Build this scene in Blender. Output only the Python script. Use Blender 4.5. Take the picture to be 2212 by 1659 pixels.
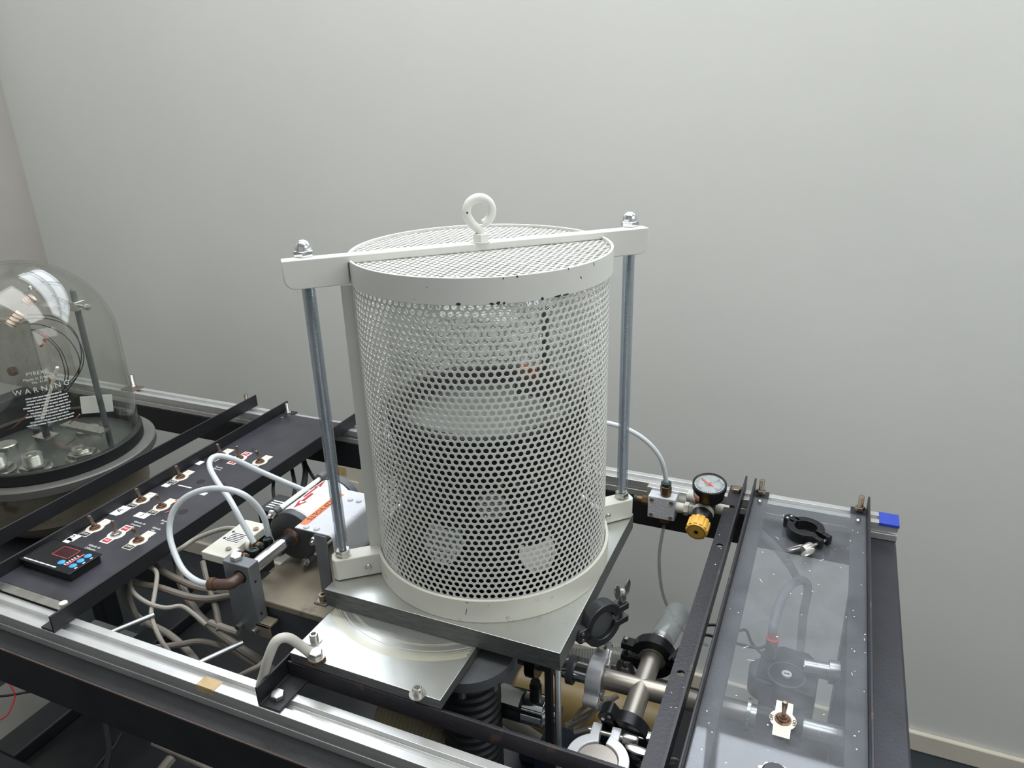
import bpy, bmesh, math, random
from mathutils import Matrix, Vector
PI=math.pi; R=math.radians
S=bpy.context.scene
for o in list(bpy.data.objects): bpy.data.objects.remove(o)
random.seed(7)
COL=S.collection
# ---------------------------------------------------------------- camera
cd=bpy.data.cameras.new('camera'); cam=bpy.data.objects.new('camera',cd); COL.objects.link(cam)
cd.sensor_fit='HORIZONTAL'; cd.sensor_width=36.0; cd.lens=36.0*1623.93/2212
cd.clip_start=.02; cd.clip_end=50
cam.matrix_world=Matrix(((0.917748,-0.121971,0.377971,0.374855),(0.396153,0.348975,-0.849282,-0.766664),(-0.028314,0.929161,0.368590,0.572924),(0,0,0,1)))
S.camera=cam
# ---------------------------------------------------------------- world, lights, exposure
W=bpy.data.worlds.new('world'); S.world=W; W.use_nodes=True
W.node_tree.nodes['Background'].inputs[0].default_value=(.93,.97,1.0,1)
W.node_tree.nodes['Background'].inputs[1].default_value=.40
def area(name,loc,size,energy,col,to):
    l=bpy.data.lights.new(name,'AREA'); l.shape='RECTANGLE'; l.size,l.size_y=size; l.energy=energy; l.color=col
    o=bpy.data.objects.new(name,l); COL.objects.link(o); o.location=loc
    o.rotation_euler=(Vector(to)-Vector(loc)).to_track_quat('-Z','Y').to_euler(); return o
area('daylight_back_window',(-.35,.86,1.32),(2.3,1.05),56,(.86,.92,1),(-.35,-.6,.75))
area('daylight_right_window',(2.06,-.25,1.25),(1.5,1.1),13,(.97,.98,1),(.2,.3,.55))
area('ceiling_light',(.0,-.2,1.93),(2.2,.8),30,(1,.99,.97),(.0,-.2,0))
S.view_settings.view_transform='Standard'; S.view_settings.look='None'
S.view_settings.exposure=0.03; S.view_settings.gamma=1.0; S.view_settings.use_curve_mapping=False
# ---------------------------------------------------------------- materials
def lin(c):
    return tuple((x/255/12.92 if x/255<=.04045 else ((x/255+.055)/1.055)**2.4) for x in c)+(1,)
def M(name,col,rough=.5,metal=0.,var=.10,scale=14.,bump=0.,bscale=120.,spots=None,slevel=.6,sscale=9.,coat=0.,spec=.5,stretch=None,trans=0.):
    m=bpy.data.materials.new(name); m.use_nodes=True; nt=m.node_tree; N=nt.nodes; L=nt.links
    b=N['Principled BSDF']; b.inputs['Roughness'].default_value=rough; b.inputs['Metallic'].default_value=metal
    b.inputs['Coat Weight'].default_value=coat; b.inputs['Specular IOR Level'].default_value=spec
    if trans: b.inputs['Transmission Weight'].default_value=trans
    tc=N.new('ShaderNodeTexCoord'); mp=N.new('ShaderNodeMapping'); L.new(tc.outputs['Object'],mp.inputs[0])
    if stretch: mp.inputs['Scale'].default_value=stretch
    n=N.new('ShaderNodeTexNoise'); n.inputs['Scale'].default_value=scale; n.inputs['Detail'].default_value=5; L.new(mp.outputs[0],n.inputs[0])
    r=N.new('ShaderNodeMapRange'); r.inputs[1].default_value=.3; r.inputs[2].default_value=.7; r.inputs[3].default_value=1-var; r.inputs[4].default_value=1+var; L.new(n.outputs[0],r.inputs[0])
    mx=N.new('ShaderNodeMix'); mx.data_type='RGBA'; mx.blend_type='MULTIPLY'; mx.inputs[0].default_value=1; mx.inputs[6].default_value=lin(col)
    L.new(r.outputs[0],mx.inputs[7]); out=mx.outputs[2]
    if spots:
        n2=N.new('ShaderNodeTexNoise'); n2.inputs['Scale'].default_value=sscale; n2.inputs['Detail'].default_value=8; n2.inputs['Roughness'].default_value=.65; L.new(mp.outputs[0],n2.inputs[0])
        rr=N.new('ShaderNodeMapRange'); rr.inputs[1].default_value=slevel; rr.inputs[2].default_value=slevel+.06; L.new(n2.outputs[0],rr.inputs[0])
        m2=N.new('ShaderNodeMix'); m2.data_type='RGBA'; L.new(rr.outputs[0],m2.inputs[0]); L.new(out,m2.inputs[6]); m2.inputs[7].default_value=lin(spots); out=m2.outputs[2]
    L.new(out,b.inputs['Base Color'])
    rv=N.new('ShaderNodeMapRange'); rv.inputs[3].default_value=max(.02,rough-.07); rv.inputs[4].default_value=min(1,rough+.07); L.new(n.outputs[0],rv.inputs[0]); L.new(rv.outputs[0],b.inputs['Roughness'])
    if bump:
        nb=N.new('ShaderNodeTexNoise'); nb.inputs['Scale'].default_value=bscale; nb.inputs['Detail'].default_value=4; L.new(mp.outputs[0],nb.inputs[0])
        bp=N.new('ShaderNodeBump'); bp.inputs['Strength'].default_value=bump; bp.inputs['Distance'].default_value=.002; L.new(nb.outputs[0],bp.inputs['Height']); L.new(bp.outputs[0],b.inputs['Normal'])
    return m
def thin_glass(name,tint,refl=1.45,rough=.02,haze=0.,hazecol=(200,205,205)):
    m=bpy.data.materials.new(name); m.use_nodes=True; nt=m.node_tree; N=nt.nodes; L=nt.links
    N.remove(N['Principled BSDF']); out=N['Material Output']
    t=N.new('ShaderNodeBsdfTransparent'); t.inputs[0].default_value=lin(tint)
    g=N.new('ShaderNodeBsdfGlossy'); g.inputs['Roughness'].default_value=rough
    fr=N.new('ShaderNodeFresnel'); ge=N.new('ShaderNodeNewGeometry'); io=N.new('ShaderNodeMapRange'); io.inputs[3].default_value=refl; io.inputs[4].default_value=1/refl
    L.new(ge.outputs['Backfacing'],io.inputs[0]); L.new(io.outputs[0],fr.inputs[0])
    mx=N.new('ShaderNodeMixShader'); L.new(fr.outputs[0],mx.inputs[0]); L.new(t.outputs[0],mx.inputs[1]); L.new(g.outputs[0],mx.inputs[2]); s=mx
    if haze:
        d=N.new('ShaderNodeBsdfDiffuse'); d.inputs[0].default_value=lin(hazecol)
        tc=N.new('ShaderNodeTexCoord'); n=N.new('ShaderNodeTexNoise'); n.inputs['Scale'].default_value=18; n.inputs['Detail'].default_value=7; n.inputs['Roughness'].default_value=.7; L.new(tc.outputs['Object'],n.inputs[0])
        r=N.new('ShaderNodeMapRange'); r.inputs[1].default_value=.35; r.inputs[2].default_value=.75; r.inputs[3].default_value=haze*.6; r.inputs[4].default_value=haze*1.5; L.new(n.outputs[0],r.inputs[0])
        m2=N.new('ShaderNodeMixShader'); L.new(r.outputs[0],m2.inputs[0]); L.new(mx.outputs[0],m2.inputs[1]); L.new(d.outputs[0],m2.inputs[2]); s=m2
    L.new(s.outputs[0],out.inputs[0]); return m
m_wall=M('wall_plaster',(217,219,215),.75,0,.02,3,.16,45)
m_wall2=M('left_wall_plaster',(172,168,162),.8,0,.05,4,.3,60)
m_ceil=M('ceiling_paint',(225,225,220),.9)
m_floor=M('floor_vinyl',(40,47,52),.55,0,.15,6)
m_skirt=M('skirting_paint',(214,208,192),.5,0,.05,10)
m_winf=M('window_paint',(210,210,208),.4)
m_black=M('black_steel_paint',(28,29,33),.52,.0,.2,20,.15,200,spots=(74,56,46),slevel=.70,sscale=14)
m_blackrust=M('worn_black_steel',(48,47,52),.42,.2,.22,16,.2,240,spots=(86,70,62),slevel=.62,sscale=26)
m_panel=M('black_panel_paint',(54,54,60),.32,0,.28,16,.06,90,spots=(84,84,88),slevel=.71,sscale=40)
m_alu=M('anodised_aluminium',(214,215,214),.36,.70,.04,30,.0)
m_slot=M('dull_aluminium',(150,150,144),.5,.4,.06,30)
m_plate=M('milled_aluminium',(196,198,194),.33,.85,.10,8,.1,60,spots=(160,162,160),slevel=.62,sscale=5)
m_plate_edge=M('shaded_cut_edge',(104,106,106),.5,.6,.2,60,.2,150,stretch=(1,1,6))  # saw-cut edge, colour also darkened for the dim room it would mirror
m_cage=M('cream_enamel',(214,215,209),.34,0,.04,12,.05,200)
m_chip=M('bare_chip',(52,54,58),.6,.3)
m_dirty=M('stained_cream_enamel',(212,212,201),.4,0,.06,14,.08,160,spots=(172,150,122),slevel=.60,sscale=30)
m_chrome=M('bright_chrome',(225,227,230),.08,1,.03)
m_steel=M('brushed_steel',(196,195,190),.28,.97,.10,40)
m_satin=M('satin_steel',(176,170,160),.40,.85,.06,30)
m_bright=M('bright_cast_aluminium',(224,226,230),.32,.4,.04,30)
m_zinc=M('zinc_plated_steel',(176,180,182),.30,.85,.1,40)
m_rustst=M('tarnished_steel',(150,138,124),.36,.8,.2,60,spots=(120,72,46),slevel=.58,sscale=60)
m_rust=M('rusty_nut',(116,90,74),.55,.5,.25,120,spots=(168,140,118),slevel=.56,sscale=90)
m_brass=M('tarnished_brass',(116,92,70),.42,.7,.2,60)
m_blkpl=M('black_plastic',(22,23,26),.35,0,.1,30)
m_blkal=M('black_anodised',(26,27,31),.3,.3,.1,30)
m_rubber=M('black_rubber',(17,18,20),.55,0,.1,30)
m_white=M('white_label',(236,236,232),.5,0,.03)
m_ink=M('black_ink',(20,20,22),.5)
m_inkw=M('white_print',(214,216,214),.5)
m_red=M('red_print',(178,34,44),.5)
m_redl=M('faded_red_label',(196,84,80),.5)
m_orange=M('orange_tape',(232,120,62),.5)
m_blue=M('blue_button',(60,150,205),.4)
m_bluet=M('blue_tape',(48,72,178),.35)
m_grey=M('grey_paint',(206,208,214),.5,0,.05,30,.4,300)
m_greyd=M('dark_grey_casting',(92,95,98),.55,.3,.12,30,.2,200)
m_greyb=M('blue_grey_paint',(112,115,119),.45,.3,.08,30)
m_beige=M('beige_paint',(206,204,192),.45,0,.05,30)
m_dust=M('dusty_steel',(136,128,112),.6,.2,.14,18,.2,200,spots=(104,94,82),slevel=.6)
m_beam=M('end_beam_paint',(46,47,54),.42,.1,.2,20,.1,200)
m_cablep=M('cream_cable',(198,196,188),.5,0,.05,30)
m_ctube=thin_glass('clear_tubing',(226,229,229),1.45,.08,.26,(196,200,200))
m_cable=M('grey_cable',(120,114,105),.55,0,.12,30)
m_cablew=M('pale_cable',(158,153,143),.5,0,.05,30)
m_cabled=M('black_cable',(24,24,27),.5)
m_copper=M('copper_wire',(200,112,74),.3,.9)
m_ceramic=M('white_ceramic',(238,234,224),.35,0,.03)
m_tube=M('milky_tubing',(226,232,236),.22,0,.03,trans=.25)
m_hose=M('clear_grey_hose',(186,190,186),.2,0,.05,trans=.55)
m_hosed=M('beige_hose',(146,138,112),.55,0,.1)
m_yellow=M('yellow_plastic',(234,184,84),.4)
m_pump=M('ochre_pump_paint',(140,117,70),.45,0,.12)
m_teal=M('green_seal',(30,58,54),.5)
m_bluep=M('dark_blue_paint',(30,38,62),.5)
m_dial=M('dial_face',(222,226,232),.4)
m_tape=M('old_brown_tape',(186,160,118),.5,0,.2,60)
m_glass=thin_glass('clear_glass',(251,252,251),1.5)
m_glass2=thin_glass('bell_glass',(250,251,249),1.5,.012,.008,(170,175,165))
m_acry=thin_glass('dusty_acrylic',(240,242,244),1.47,.03,.10,(190,194,202))
m_sleeve=thin_glass('plastic_sleeve',(236,239,242),1.5,.06,.10,(206,212,216))
m_mirror=M('polished_plate',(188,192,196),.12,1,.05,12)
m_grey_lid=M('grey_disc',(150,152,148),.35,.6,.06)
m_jarbase=M('jar_base_metal',(118,121,119),.3,.75,.08,14)
m_flange=M('dull_flange_metal',(108,108,104),.55,.4,.1,16)
m_lplate=M('yellowed_label_plate',(222,214,200),.5,0,.06,60,spots=(180,150,124),slevel=.66,sscale=60)
m_speck=M('white_speck',(225,226,228),.6)
# ---------------------------------------------------------------- mesh helpers
def fr(axis,loc=(0,0,0)):
    return Matrix.Translation(loc)@Vector(axis).to_track_quat('Z','Y').to_matrix().to_4x4()
def rz(a,loc=(0,0,0)): return Matrix.Translation(loc)@Matrix.Rotation(a,4,'Z')
class MB:
    def __init__(s): s.v=[]; s.f=[]
    def add(s,v,f,m=None):
        k=len(s.v); s.v+= [tuple(m@Vector(p)) for p in v] if m is not None else [tuple(p) for p in v]
        s.f+=[tuple(i+k for i in q) for q in f]; return s
    def box(s,x0,x1,y0,y1,z0,z1,m=None):
        return s.add([(x0,y0,z0),(x1,y0,z0),(x1,y1,z0),(x0,y1,z0),(x0,y0,z1),(x1,y0,z1),(x1,y1,z1),(x0,y1,z1)],
            [(3,2,1,0),(4,5,6,7),(0,1,5,4),(1,2,6,5),(2,3,7,6),(3,0,4,7)],m)
    def lathe(s,prof,n=24,m=None,close=False):
        v=[];f=[];k=len(prof)
        for r,z in prof:
            for i in range(n):
                a=2*PI*i/n; v.append((r*math.cos(a),r*math.sin(a),z))
        for j in range(k if close else k-1):
            j2=(j+1)%k
            for i in range(n):
                i2=(i+1)%n; f.append((j*n+i,j*n+i2,j2*n+i2,j2*n+i))
        if not close:
            if prof[0][0]>1e-6: f.append(tuple(range(n-1,-1,-1)))
            if prof[-1][0]>1e-6: f.append(tuple((k-1)*n+i for i in range(n)))
        return s.add(v,f,m)
    def cyl(s,p0,p1,r,n=20,r1=None):
        a=Vector(p1)-Vector(p0); return s.lathe([(r,0),(r if r1 is None else r1,a.length)],n,fr(a,p0))
    def hexa(s,p0,axis,af,h): return s.lathe([(af*.577-.0006,0),(af*.577,.0006),(af*.577,h-.0007),(af*.52,h)],6,fr(axis,p0))
    def ring(s,r0,r1,z0,z1,n=48,m=None): return s.lathe([(r1,z0),(r1,z1),(r0,z1),(r0,z0)],n,m,True)
    def sphere(s,c,r,n=14):
        return s.lathe([(max(1e-7,r*math.sin(PI*i/8)),-r*math.cos(PI*i/8)) for i in range(9)],n,Matrix.Translation(c))
    def torus(s,R0,r,m=None,n=36,k=10,a0=0,a1=2*PI):
        full=abs(a1-a0-2*PI)<1e-6; pts=[(R0*math.cos(a0+(a1-a0)*i/n),R0*math.sin(a0+(a1-a0)*i/n),0) for i in range(n if full else n+1)]
        if m is not None: pts=[tuple(m@Vector(p)) for p in pts]
        return s.tube(pts,r,k,full)
    def tube(s,pts,r,n=8,closed=False,rad=None):
        P=[Vector(p) for p in pts]; k=len(P); v=[]; f=[]
        T=[]
        for i in range(k):
            a=P[(i-1)%k] if (closed or i>0) else P[i]; b=P[(i+1)%k] if (closed or i<k-1) else P[i]
            d=(b-a); T.append(d.normalized() if d.length>0 else Vector((0,0,1)))
        u=T[0].orthogonal().normalized()
        for i in range(k):
            u=(u-T[i]*u.dot(T[i])); u=u.normalized() if u.length>1e-9 else T[i].orthogonal().normalized(); w=T[i].cross(u)
            rr=r if rad is None else rad[i]
            for j in range(n):
                a=2*PI*j/n; v.append(tuple(P[i]+(u*math.cos(a)+w*math.sin(a))*rr))
        for i in range(k if closed else k-1):
            i2=(i+1)%k
            for j in range(n): f.append((i*n+j,i*n+(j+1)%n,i2*n+(j+1)%n,i2*n+j))
        if not closed: f.append(tuple(range(n-1,-1,-1))); f.append(tuple((k-1)*n+j for j in range(n)))
        return s.add(v,f)
    def prism(s,poly,z0,z1,m=None):
        n=len(poly); return s.add([(x,y,z0) for x,y in poly]+[(x,y,z1) for x,y in poly],
            [tuple(range(n-1,-1,-1)),tuple(range(n,2*n))]+[(i,(i+1)%n,n+(i+1)%n,n+i) for i in range(n)],m)
def spline(pts,sub=8):
    P=[Vector(p) for p in pts]; out=[]
    for i in range(len(P)-1):
        a=P[max(i-1,0)];b=P[i];c=P[i+1];d=P[min(i+2,len(P)-1)]
        for k in range(sub):
            t=k/sub; out.append(.5*((2*b)+(c-a)*t+(2*a-5*b+4*c-d)*t*t+(3*b-a-3*c+d)*t**3))
    return out+[P[-1]]
def rrect(w,h,r,n=4):
    o=[]
    for cx,cy,a in ((w/2-r,h/2-r,0),(-w/2+r,h/2-r,90),(-w/2+r,-h/2+r,180),(w/2-r,-h/2+r,270)):
        for i in range(n+1): o.append((cx+r*math.cos(R(a+90*i/n)),cy+r*math.sin(R(a+90*i/n))))
    return o
def wloc(o):
    v=Vector((0,0,0))
    while o is not None: v=v+o.location; o=o.parent
    return v
def obj(name,mb,mat,parent=None,xf=None,bevel=0,local=False,flat=False,ang=38,origin=None):
    me=bpy.data.meshes.new(name); off=Vector((0,0,0))
    vs=[Vector(p) for p in mb.v]
    if xf is not None: vs=[xf@p for p in vs]
    if parent is not None and not local: off=wloc(parent)
    if parent is None:
        off=Vector(origin) if origin else Vector((sum(p.x for p in vs)/len(vs),sum(p.y for p in vs)/len(vs),min(p.z for p in vs)))
    me.from_pydata([tuple(p-off) for p in vs],[],mb.f); me.materials.append(mat)
    bm=bmesh.new(); bm.from_mesh(me); bmesh.ops.recalc_face_normals(bm,faces=bm.faces); bm.to_mesh(me); bm.free()
    if not flat:
        me.polygons.foreach_set('use_smooth',[True]*len(me.polygons)); me.set_sharp_from_angle(angle=R(ang))
    o=bpy.data.objects.new(name,me); COL.objects.link(o)
    if parent is not None: o.parent=parent
    else: o.location=off
    if bevel:
        b=o.modifiers.new('bevel','BEVEL'); b.width=bevel; b.segments=2; b.limit_method='ANGLE'; b.angle_limit=R(40)
    return o
def shade_sides(o,edge):  # upright faces take the edge material with the dark reflection painted in
    o.data.materials.append(edge)
    for p in o.data.polygons:
        if abs(p.normal.z)<.5: p.material_index=1
def tag(o,label,cat,group=None):
    o['label']=label; o['category']=cat
    if group: o['group']=group
    return o
def thing(name,label,cat,loc=(0,0,0),group=None,rot=0):
    o=bpy.data.objects.new(name,None); COL.objects.link(o); o.location=loc; o.rotation_euler=(0,0,rot); o.empty_display_size=.02
    return tag(o,label,cat,group)
def struct(name,mb,mat,**k):
    o=obj(name,mb,mat,origin=(0,0,0),**k); o['kind']='structure'; return o
def text_mb(txt,size,align='CENTER',ext=.0002):
    c=bpy.data.curves.new('t','FONT'); c.body=txt; c.size=size; c.align_x=align; c.align_y='CENTER'; c.extrude=ext; c.resolution_u=2
    o=bpy.data.objects.new('t',c); COL.objects.link(o); bpy.context.view_layer.update()
    me=bpy.data.meshes.new_from_object(o.evaluated_get(bpy.context.evaluated_depsgraph_get()))
    mb=MB(); mb.add([tuple(v.co) for v in me.vertices],[tuple(p.vertices) for p in me.polygons])
    bpy.data.objects.remove(o); bpy.data.curves.remove(c); bpy.data.meshes.remove(me); return mb
def bars(mb,x,y,w,h,seed,z=.0002,m=None):
    rnd=random.Random(seed); t=x
    while t<x+w:
        l=min(rnd.uniform(.06,.2)*w,x+w-t); mb.box(t,t+l*.88,y-h/2,y+h/2,0,z,m); t+=l
# ---------------------------------------------------------------- room
FZ=-.842; WY=.75; LX=-1.838; RX=1.95; CZ=1.95; FY=-3.2
wb=MB(); wx0,wx1,wz0,wz1=-1.5,.8,.848,1.85
wb.box(LX-.2,wx0,WY,WY+.2,FZ,CZ); wb.box(wx1,RX+.2,WY,WY+.2,FZ,CZ); wb.box(wx0,wx1,WY,WY+.2,FZ,wz0); wb.box(wx0,wx1,WY,WY+.2,wz1,CZ)
struct('wall_back',wb,m_wall)
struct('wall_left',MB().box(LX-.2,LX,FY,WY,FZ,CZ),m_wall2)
wr=MB(); ry0,ry1,rz0,rz1=-1.0,.5,.6,1.75
wr.box(RX,RX+.2,FY,ry0,FZ,CZ).box(RX,RX+.2,ry1,WY,FZ,CZ).box(RX,RX+.2,ry0,ry1,FZ,rz0).box(RX,RX+.2,ry0,ry1,rz1,CZ)
struct('wall_right',wr,m_wall)
struct('floor',MB().box(LX-.2,RX+.2,FY,WY+.2,FZ-.1,FZ),m_floor)
struct('ceiling',MB().box(LX-.2,RX+.2,FY,WY+.2,CZ,CZ+.1),m_ceil)
struct('baseboard_back',MB().box(LX,RX,WY-.012,WY,FZ,FZ+.052),m_skirt,bevel=.004)
def window(name,horiz):
    w=bpy.data.objects.new(name,None); COL.objects.link(w); w['kind']='structure'
    fm=MB()
    if horiz:
        for x in (wx0,wx1-.04): fm.box(x,x+.04,WY+.03,WY+.08,wz0,wz1)
        for z in (wz0,wz1-.04): fm.box(wx0,wx1,WY+.03,WY+.08,z,z+.04)
        obj('window_frame',fm,m_winf,w)
        for i in range(1,4): obj('mullion',MB().box(wx0+(wx1-wx0)*i/4-.015,wx0+(wx1-wx0)*i/4+.015,WY+.03,WY+.08,wz0,wz1),m_winf,w)
        obj('transom',MB().box(wx0,wx1,WY+.03,WY+.08,1.30,1.325),m_winf,w)
    else:
        for y in (ry0,ry1-.04): fm.box(RX+.03,RX+.08,y,y+.04,rz0,rz1)
        for z in (rz0,rz1-.04): fm.box(RX+.03,RX+.08,ry0,ry1,z,z+.04)
        obj('window_frame',fm,m_winf,w)
        for i in range(1,3): obj('mullion',MB().box(RX+.03,RX+.08,ry0+(ry1-ry0)*i/3-.015,ry0+(ry1-ry0)*i/3+.015,rz0,rz1),m_winf,w)
window('window_1',True); window('window_2',False)
# ---------------------------------------------------------------- bench frame and rails
t=thing('bench_frame','black painted steel bench frame carrying the aluminium rails','frame',(-.4,0,FZ))
obj('front_beam',MB().box(-1.45,.508,-.3205,-.268,-.152,-.088),m_black,t,bevel=.003)
obj('worn_edge',MB().box(-1.40,.456,-.3209,-.3190,-.0895,-.0877),M('rusty_worn_edge',(80,66,60),.6,.2,.3,40),t)
obj('back_beam',MB().box(-1.45,.508,.351,.401,-.146,-.088),m_black,t,bevel=.003)
obj('end_beam',MB().box(.456,.508,-.268,.351,-.148,-.088),m_beam,t,bevel=.003)
obj('end_beam',MB().box(-1.45,-1.40,-.268,.351,-.148,-.088),m_black,t,bevel=.003)
for x in (-1.45,.458):
    for y in (-.3205,.351): obj('leg',MB().box(x,x+.05,y,y+.05,FZ,-.146),m_black,t,bevel=.003)
obj('lower_crossbar',MB().box(-.792,-.738,-.2705,.351,-.45,-.40),m_black,t,bevel=.003)
obj('lower_beam',MB().box(-1.40,.458,.355,.40,-.62,-.57),m_black,t,bevel=.003)
obj('lower_beam',MB().box(-1.40,.458,-.315,-.2705,-.45,-.40),m_black,t,bevel=.003)
def rail(name,y0,y1,x0,x1,label):
    t=thing(name,label,'rail',((x0+x1)/2,(y0+y1)/2,-.088),'slotted aluminium rails')
    w=y1-y0; c=(y0+y1)/2; g=.0055; z1=-.06; zb=-.088; zm=(z1+zb)/2; sg=.0035
    pr=[(y0,zb),(y1,zb),(y1,zm-sg),(y1-.006,zm-sg),(y1-.006,zm+sg),(y1,zm+sg),(y1,z1),(c+g,z1),(c+g,z1-.007),(c-g,z1-.007),(c-g,z1),(y0,z1),(y0,zm+sg),(y0+.006,zm+sg),(y0+.006,zm-sg),(y0,zm-sg)]
    o=obj('rail_profile',MB().prism(pr,x0,x1,Matrix(((0,0,1,0),(1,0,0,0),(0,1,0,0),(0,0,0,1)))),m_alu,t,bevel=.0006)
    return t
ra=rail('aluminium_rail',-.2945,-.2625,-1.45,.508,'front slotted aluminium rail along the near edge of the bench')
rb=rail('aluminium_rail',.351,.3835,-1.45,.508,'back slotted aluminium rail along the wall side with blue tape')
mb=MB(); mb.box(.481,.5088,.3502,.3843,-.0603,-.0594).box(.481,.5088,.3499,.3503,-.0636,-.0594); o=obj('blue_tape',mb,m_bluet,rb); o['label']='blue tape on the rail end'
mb=MB(); k=[-0.2336,-0.2872,-0.06]; mb.box(k[0]-.013,k[0]+.014,-.2949,-.2800,-.0601,-.0596).box(k[0]-.013,k[0]+.012,-.2950,-.2944,-.068,-.0596); o=obj('old_tape',mb,m_tape,ra); o['label']='old brown tape remnant'
# ---------------------------------------------------------------- angle-iron crossbars
def angle(name,label,x,side,y0,y1,h=.025,w=.025,z=-.06,m=None,holes=(),th=.003,group=None):
    t=thing(name,label,'angle bar',(x,(y0+y1)/2,z),'angle bars bolted across the rails'); s=side
    xa,xb=sorted((x,x+s*th)); ha,hb=sorted((x,x+s*w))
    pr=[(x,z),(x+s*w,z),(x+s*w,z+th),(x+s*th,z+th),(x+s*th,z+h),(x,z+h)]
    YM=Matrix(((1,0,0,0),(0,0,-1,0),(0,1,0,0),(0,0,0,1)))
    if not holes: obj('angle_profile',MB().prism(pr,-y1,-y0,YM),m or m_black,t,bevel=.0008)
    else:
        mb=MB().prism([(x,z),(x+s*th,z),(x+s*th,z+h),(x,z+h)],-y1,-y0,YM)
        fa,fb=sorted((x+s*th,x+s*w)); cx=(fa+fb)/2; hw=(fb-fa)/2; yy=y0
        for hy in sorted(holes):
            mb.box(fa,fb,yy,hy-hw,z,z+th); yy=hy+hw; n=24; v=[]
            for zz in (z,z+th):
                for rr in (0,1):
                    for i in range(n):
                        a=2*PI*i/n; c,d=math.cos(a),math.sin(a); q=hw/max(abs(c),abs(d)) if rr else .0048
                        v.append((cx+q*c,hy+q*d,zz))
            f=[]
            for i in range(n):
                j=(i+1)%n; f+=[(i,j,n+j,n+i),(2*n+i,2*n+j,3*n+j,3*n+i),(i,j,2*n+j,2*n+i),(n+i,n+j,3*n+j,3*n+i)]
            mb.add(v,f)
        mb.box(fa,fb,yy,y1,z,z+th)
        obj('angle_profile',mb,m or m_black,t)
    return t
def stud(parent,x,y,z,h=.022,r=.0042,nut=True,m=None):
    if nut: obj('nut',MB().hexa((x,y,z),(0,0,1),.013,.006),m or m_rustst,parent)
    pts=[(r,0)]
    n=int(h/.0012)
    for i in range(n): pts+= [(r-.0005,.0012*i+.0003),(r,.0012*i+.0009)]
    pts+=[(r-.0008,h)]
    obj('threaded_stud',MB().lathe(pts,12,Matrix.Translation((x,y,z))),m or m_rustst,parent)
def hexbolt(parent,x,y,z,af=.013,h=.006,washer=True,m=None,axis=(0,0,1)):
    a=Vector(axis); p=Vector((x,y,z))
    if washer: obj('washer',MB().ring(af*.25,af*.72,0,.0014,24,fr(axis,p)),m or m_steel,parent); p=p+a*.0014
    obj('bolt_head',MB().hexa(p,axis,af,h),m or m_steel,parent)
tA=angle('angle_bar','black angle bar on the rails right beside the glass bell jar',-.7495,-1,-.275,.392,w=.018)
stud(tA,-.760,.372,-.057,.03)
tB=angle('angle_bar','black angle bar along the left edge of the switch panel',-.664,1,-.275,.388)
stud(tB,-.651,.372,-.057,.024,.0035,True,m_steel)
tC=angle('angle_bar','black angle bar along the right edge of the switch panel',-.485,-1,-.294,.393)
obj('spacer_pin',MB().cyl((-.497,-.266,-.057),(-.497,-.266,-.036),.0052,16),m_beige,tC)
t=thing('rail_clamp','small rusty plate with an upright stud behind the bell jar on the back rail','clamp',(-1.02,.37,-.06))
kx=[-1.099,0.3718,-0.058]
t.location=(kx[0],kx[1],-.06)
obj('clamp_plate',MB().box(kx[0]-.022,kx[0]+.016,kx[1]-.018,kx[1]+.014,-.06,-.057),m_rustst,t)
stud(t,kx[0],kx[1],-.057,.032,.0062,True,m_steel)
tD=angle('angle_bar','short black angle bracket bolted to the front rail left of the milled plate',-.157,1,-.293,-.125,.026,.030)
hexbolt(tD,-.142,-.277,-.057,.014,.006,False)
tE=angle('angle_bar','black angle bar running right under the front edge of the milled plate',-.1535,1,0,.001)
for c in list(tE.children): bpy.data.objects.remove(c)
tE.location=(.05,-.242,-.06)
pr=[(-.244,-.0605),(-.244,-.0375),(-.241,-.0375),(-.241,-.0575),(-.222,-.0575),(-.222,-.0605)]
obj('angle_profile',MB().prism(pr,-.153,.256,Matrix(((0,0,1,0),(1,0,0,0),(0,1,0,0),(0,0,0,1)))),m_blackrust,tE,bevel=.0008)
tF=angle('angle_bar','worn angle bar just left of the acrylic sheet with a round hole',.2815,-1,-.30,.385,m=m_blackrust,holes=(-.075,.20,.315))
hexbolt(tF,.268,.368,-.057,.015,.007,False,m_rustst)
tG=angle('angle_bar','worn angle bar under the left edge of the acrylic sheet',.2935,1,-.30,.383,m=m_blackrust)
stud(tG,.306,.371,-.054,.024)
tH=angle('angle_bar','worn angle bar under the right edge of the acrylic sheet',.4655,-1,-.30,.383,m=m_blackrust)
stud(tH,.453,.371,-.054,.024)
def acr_mb(): return MB().box(.297,.462,-.285,.352,-.0568,-.0528)
t=thing('acrylic_sheet','scratched clear acrylic sheet lying between two worn angle bars','sheet',(.38,.03,-.057))
obj('clear_panel',acr_mb(),m_acry,t,bevel=.0006)
for x,y in ((.307,.342),(.451,.335)): obj('panel_screw',MB().lathe([(.0001,.0028),(.0022,.0022),(.0036,.0006),(.0036,0)],14,Matrix.Translation((x,y,-.0528))),m_steel,t)
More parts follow.
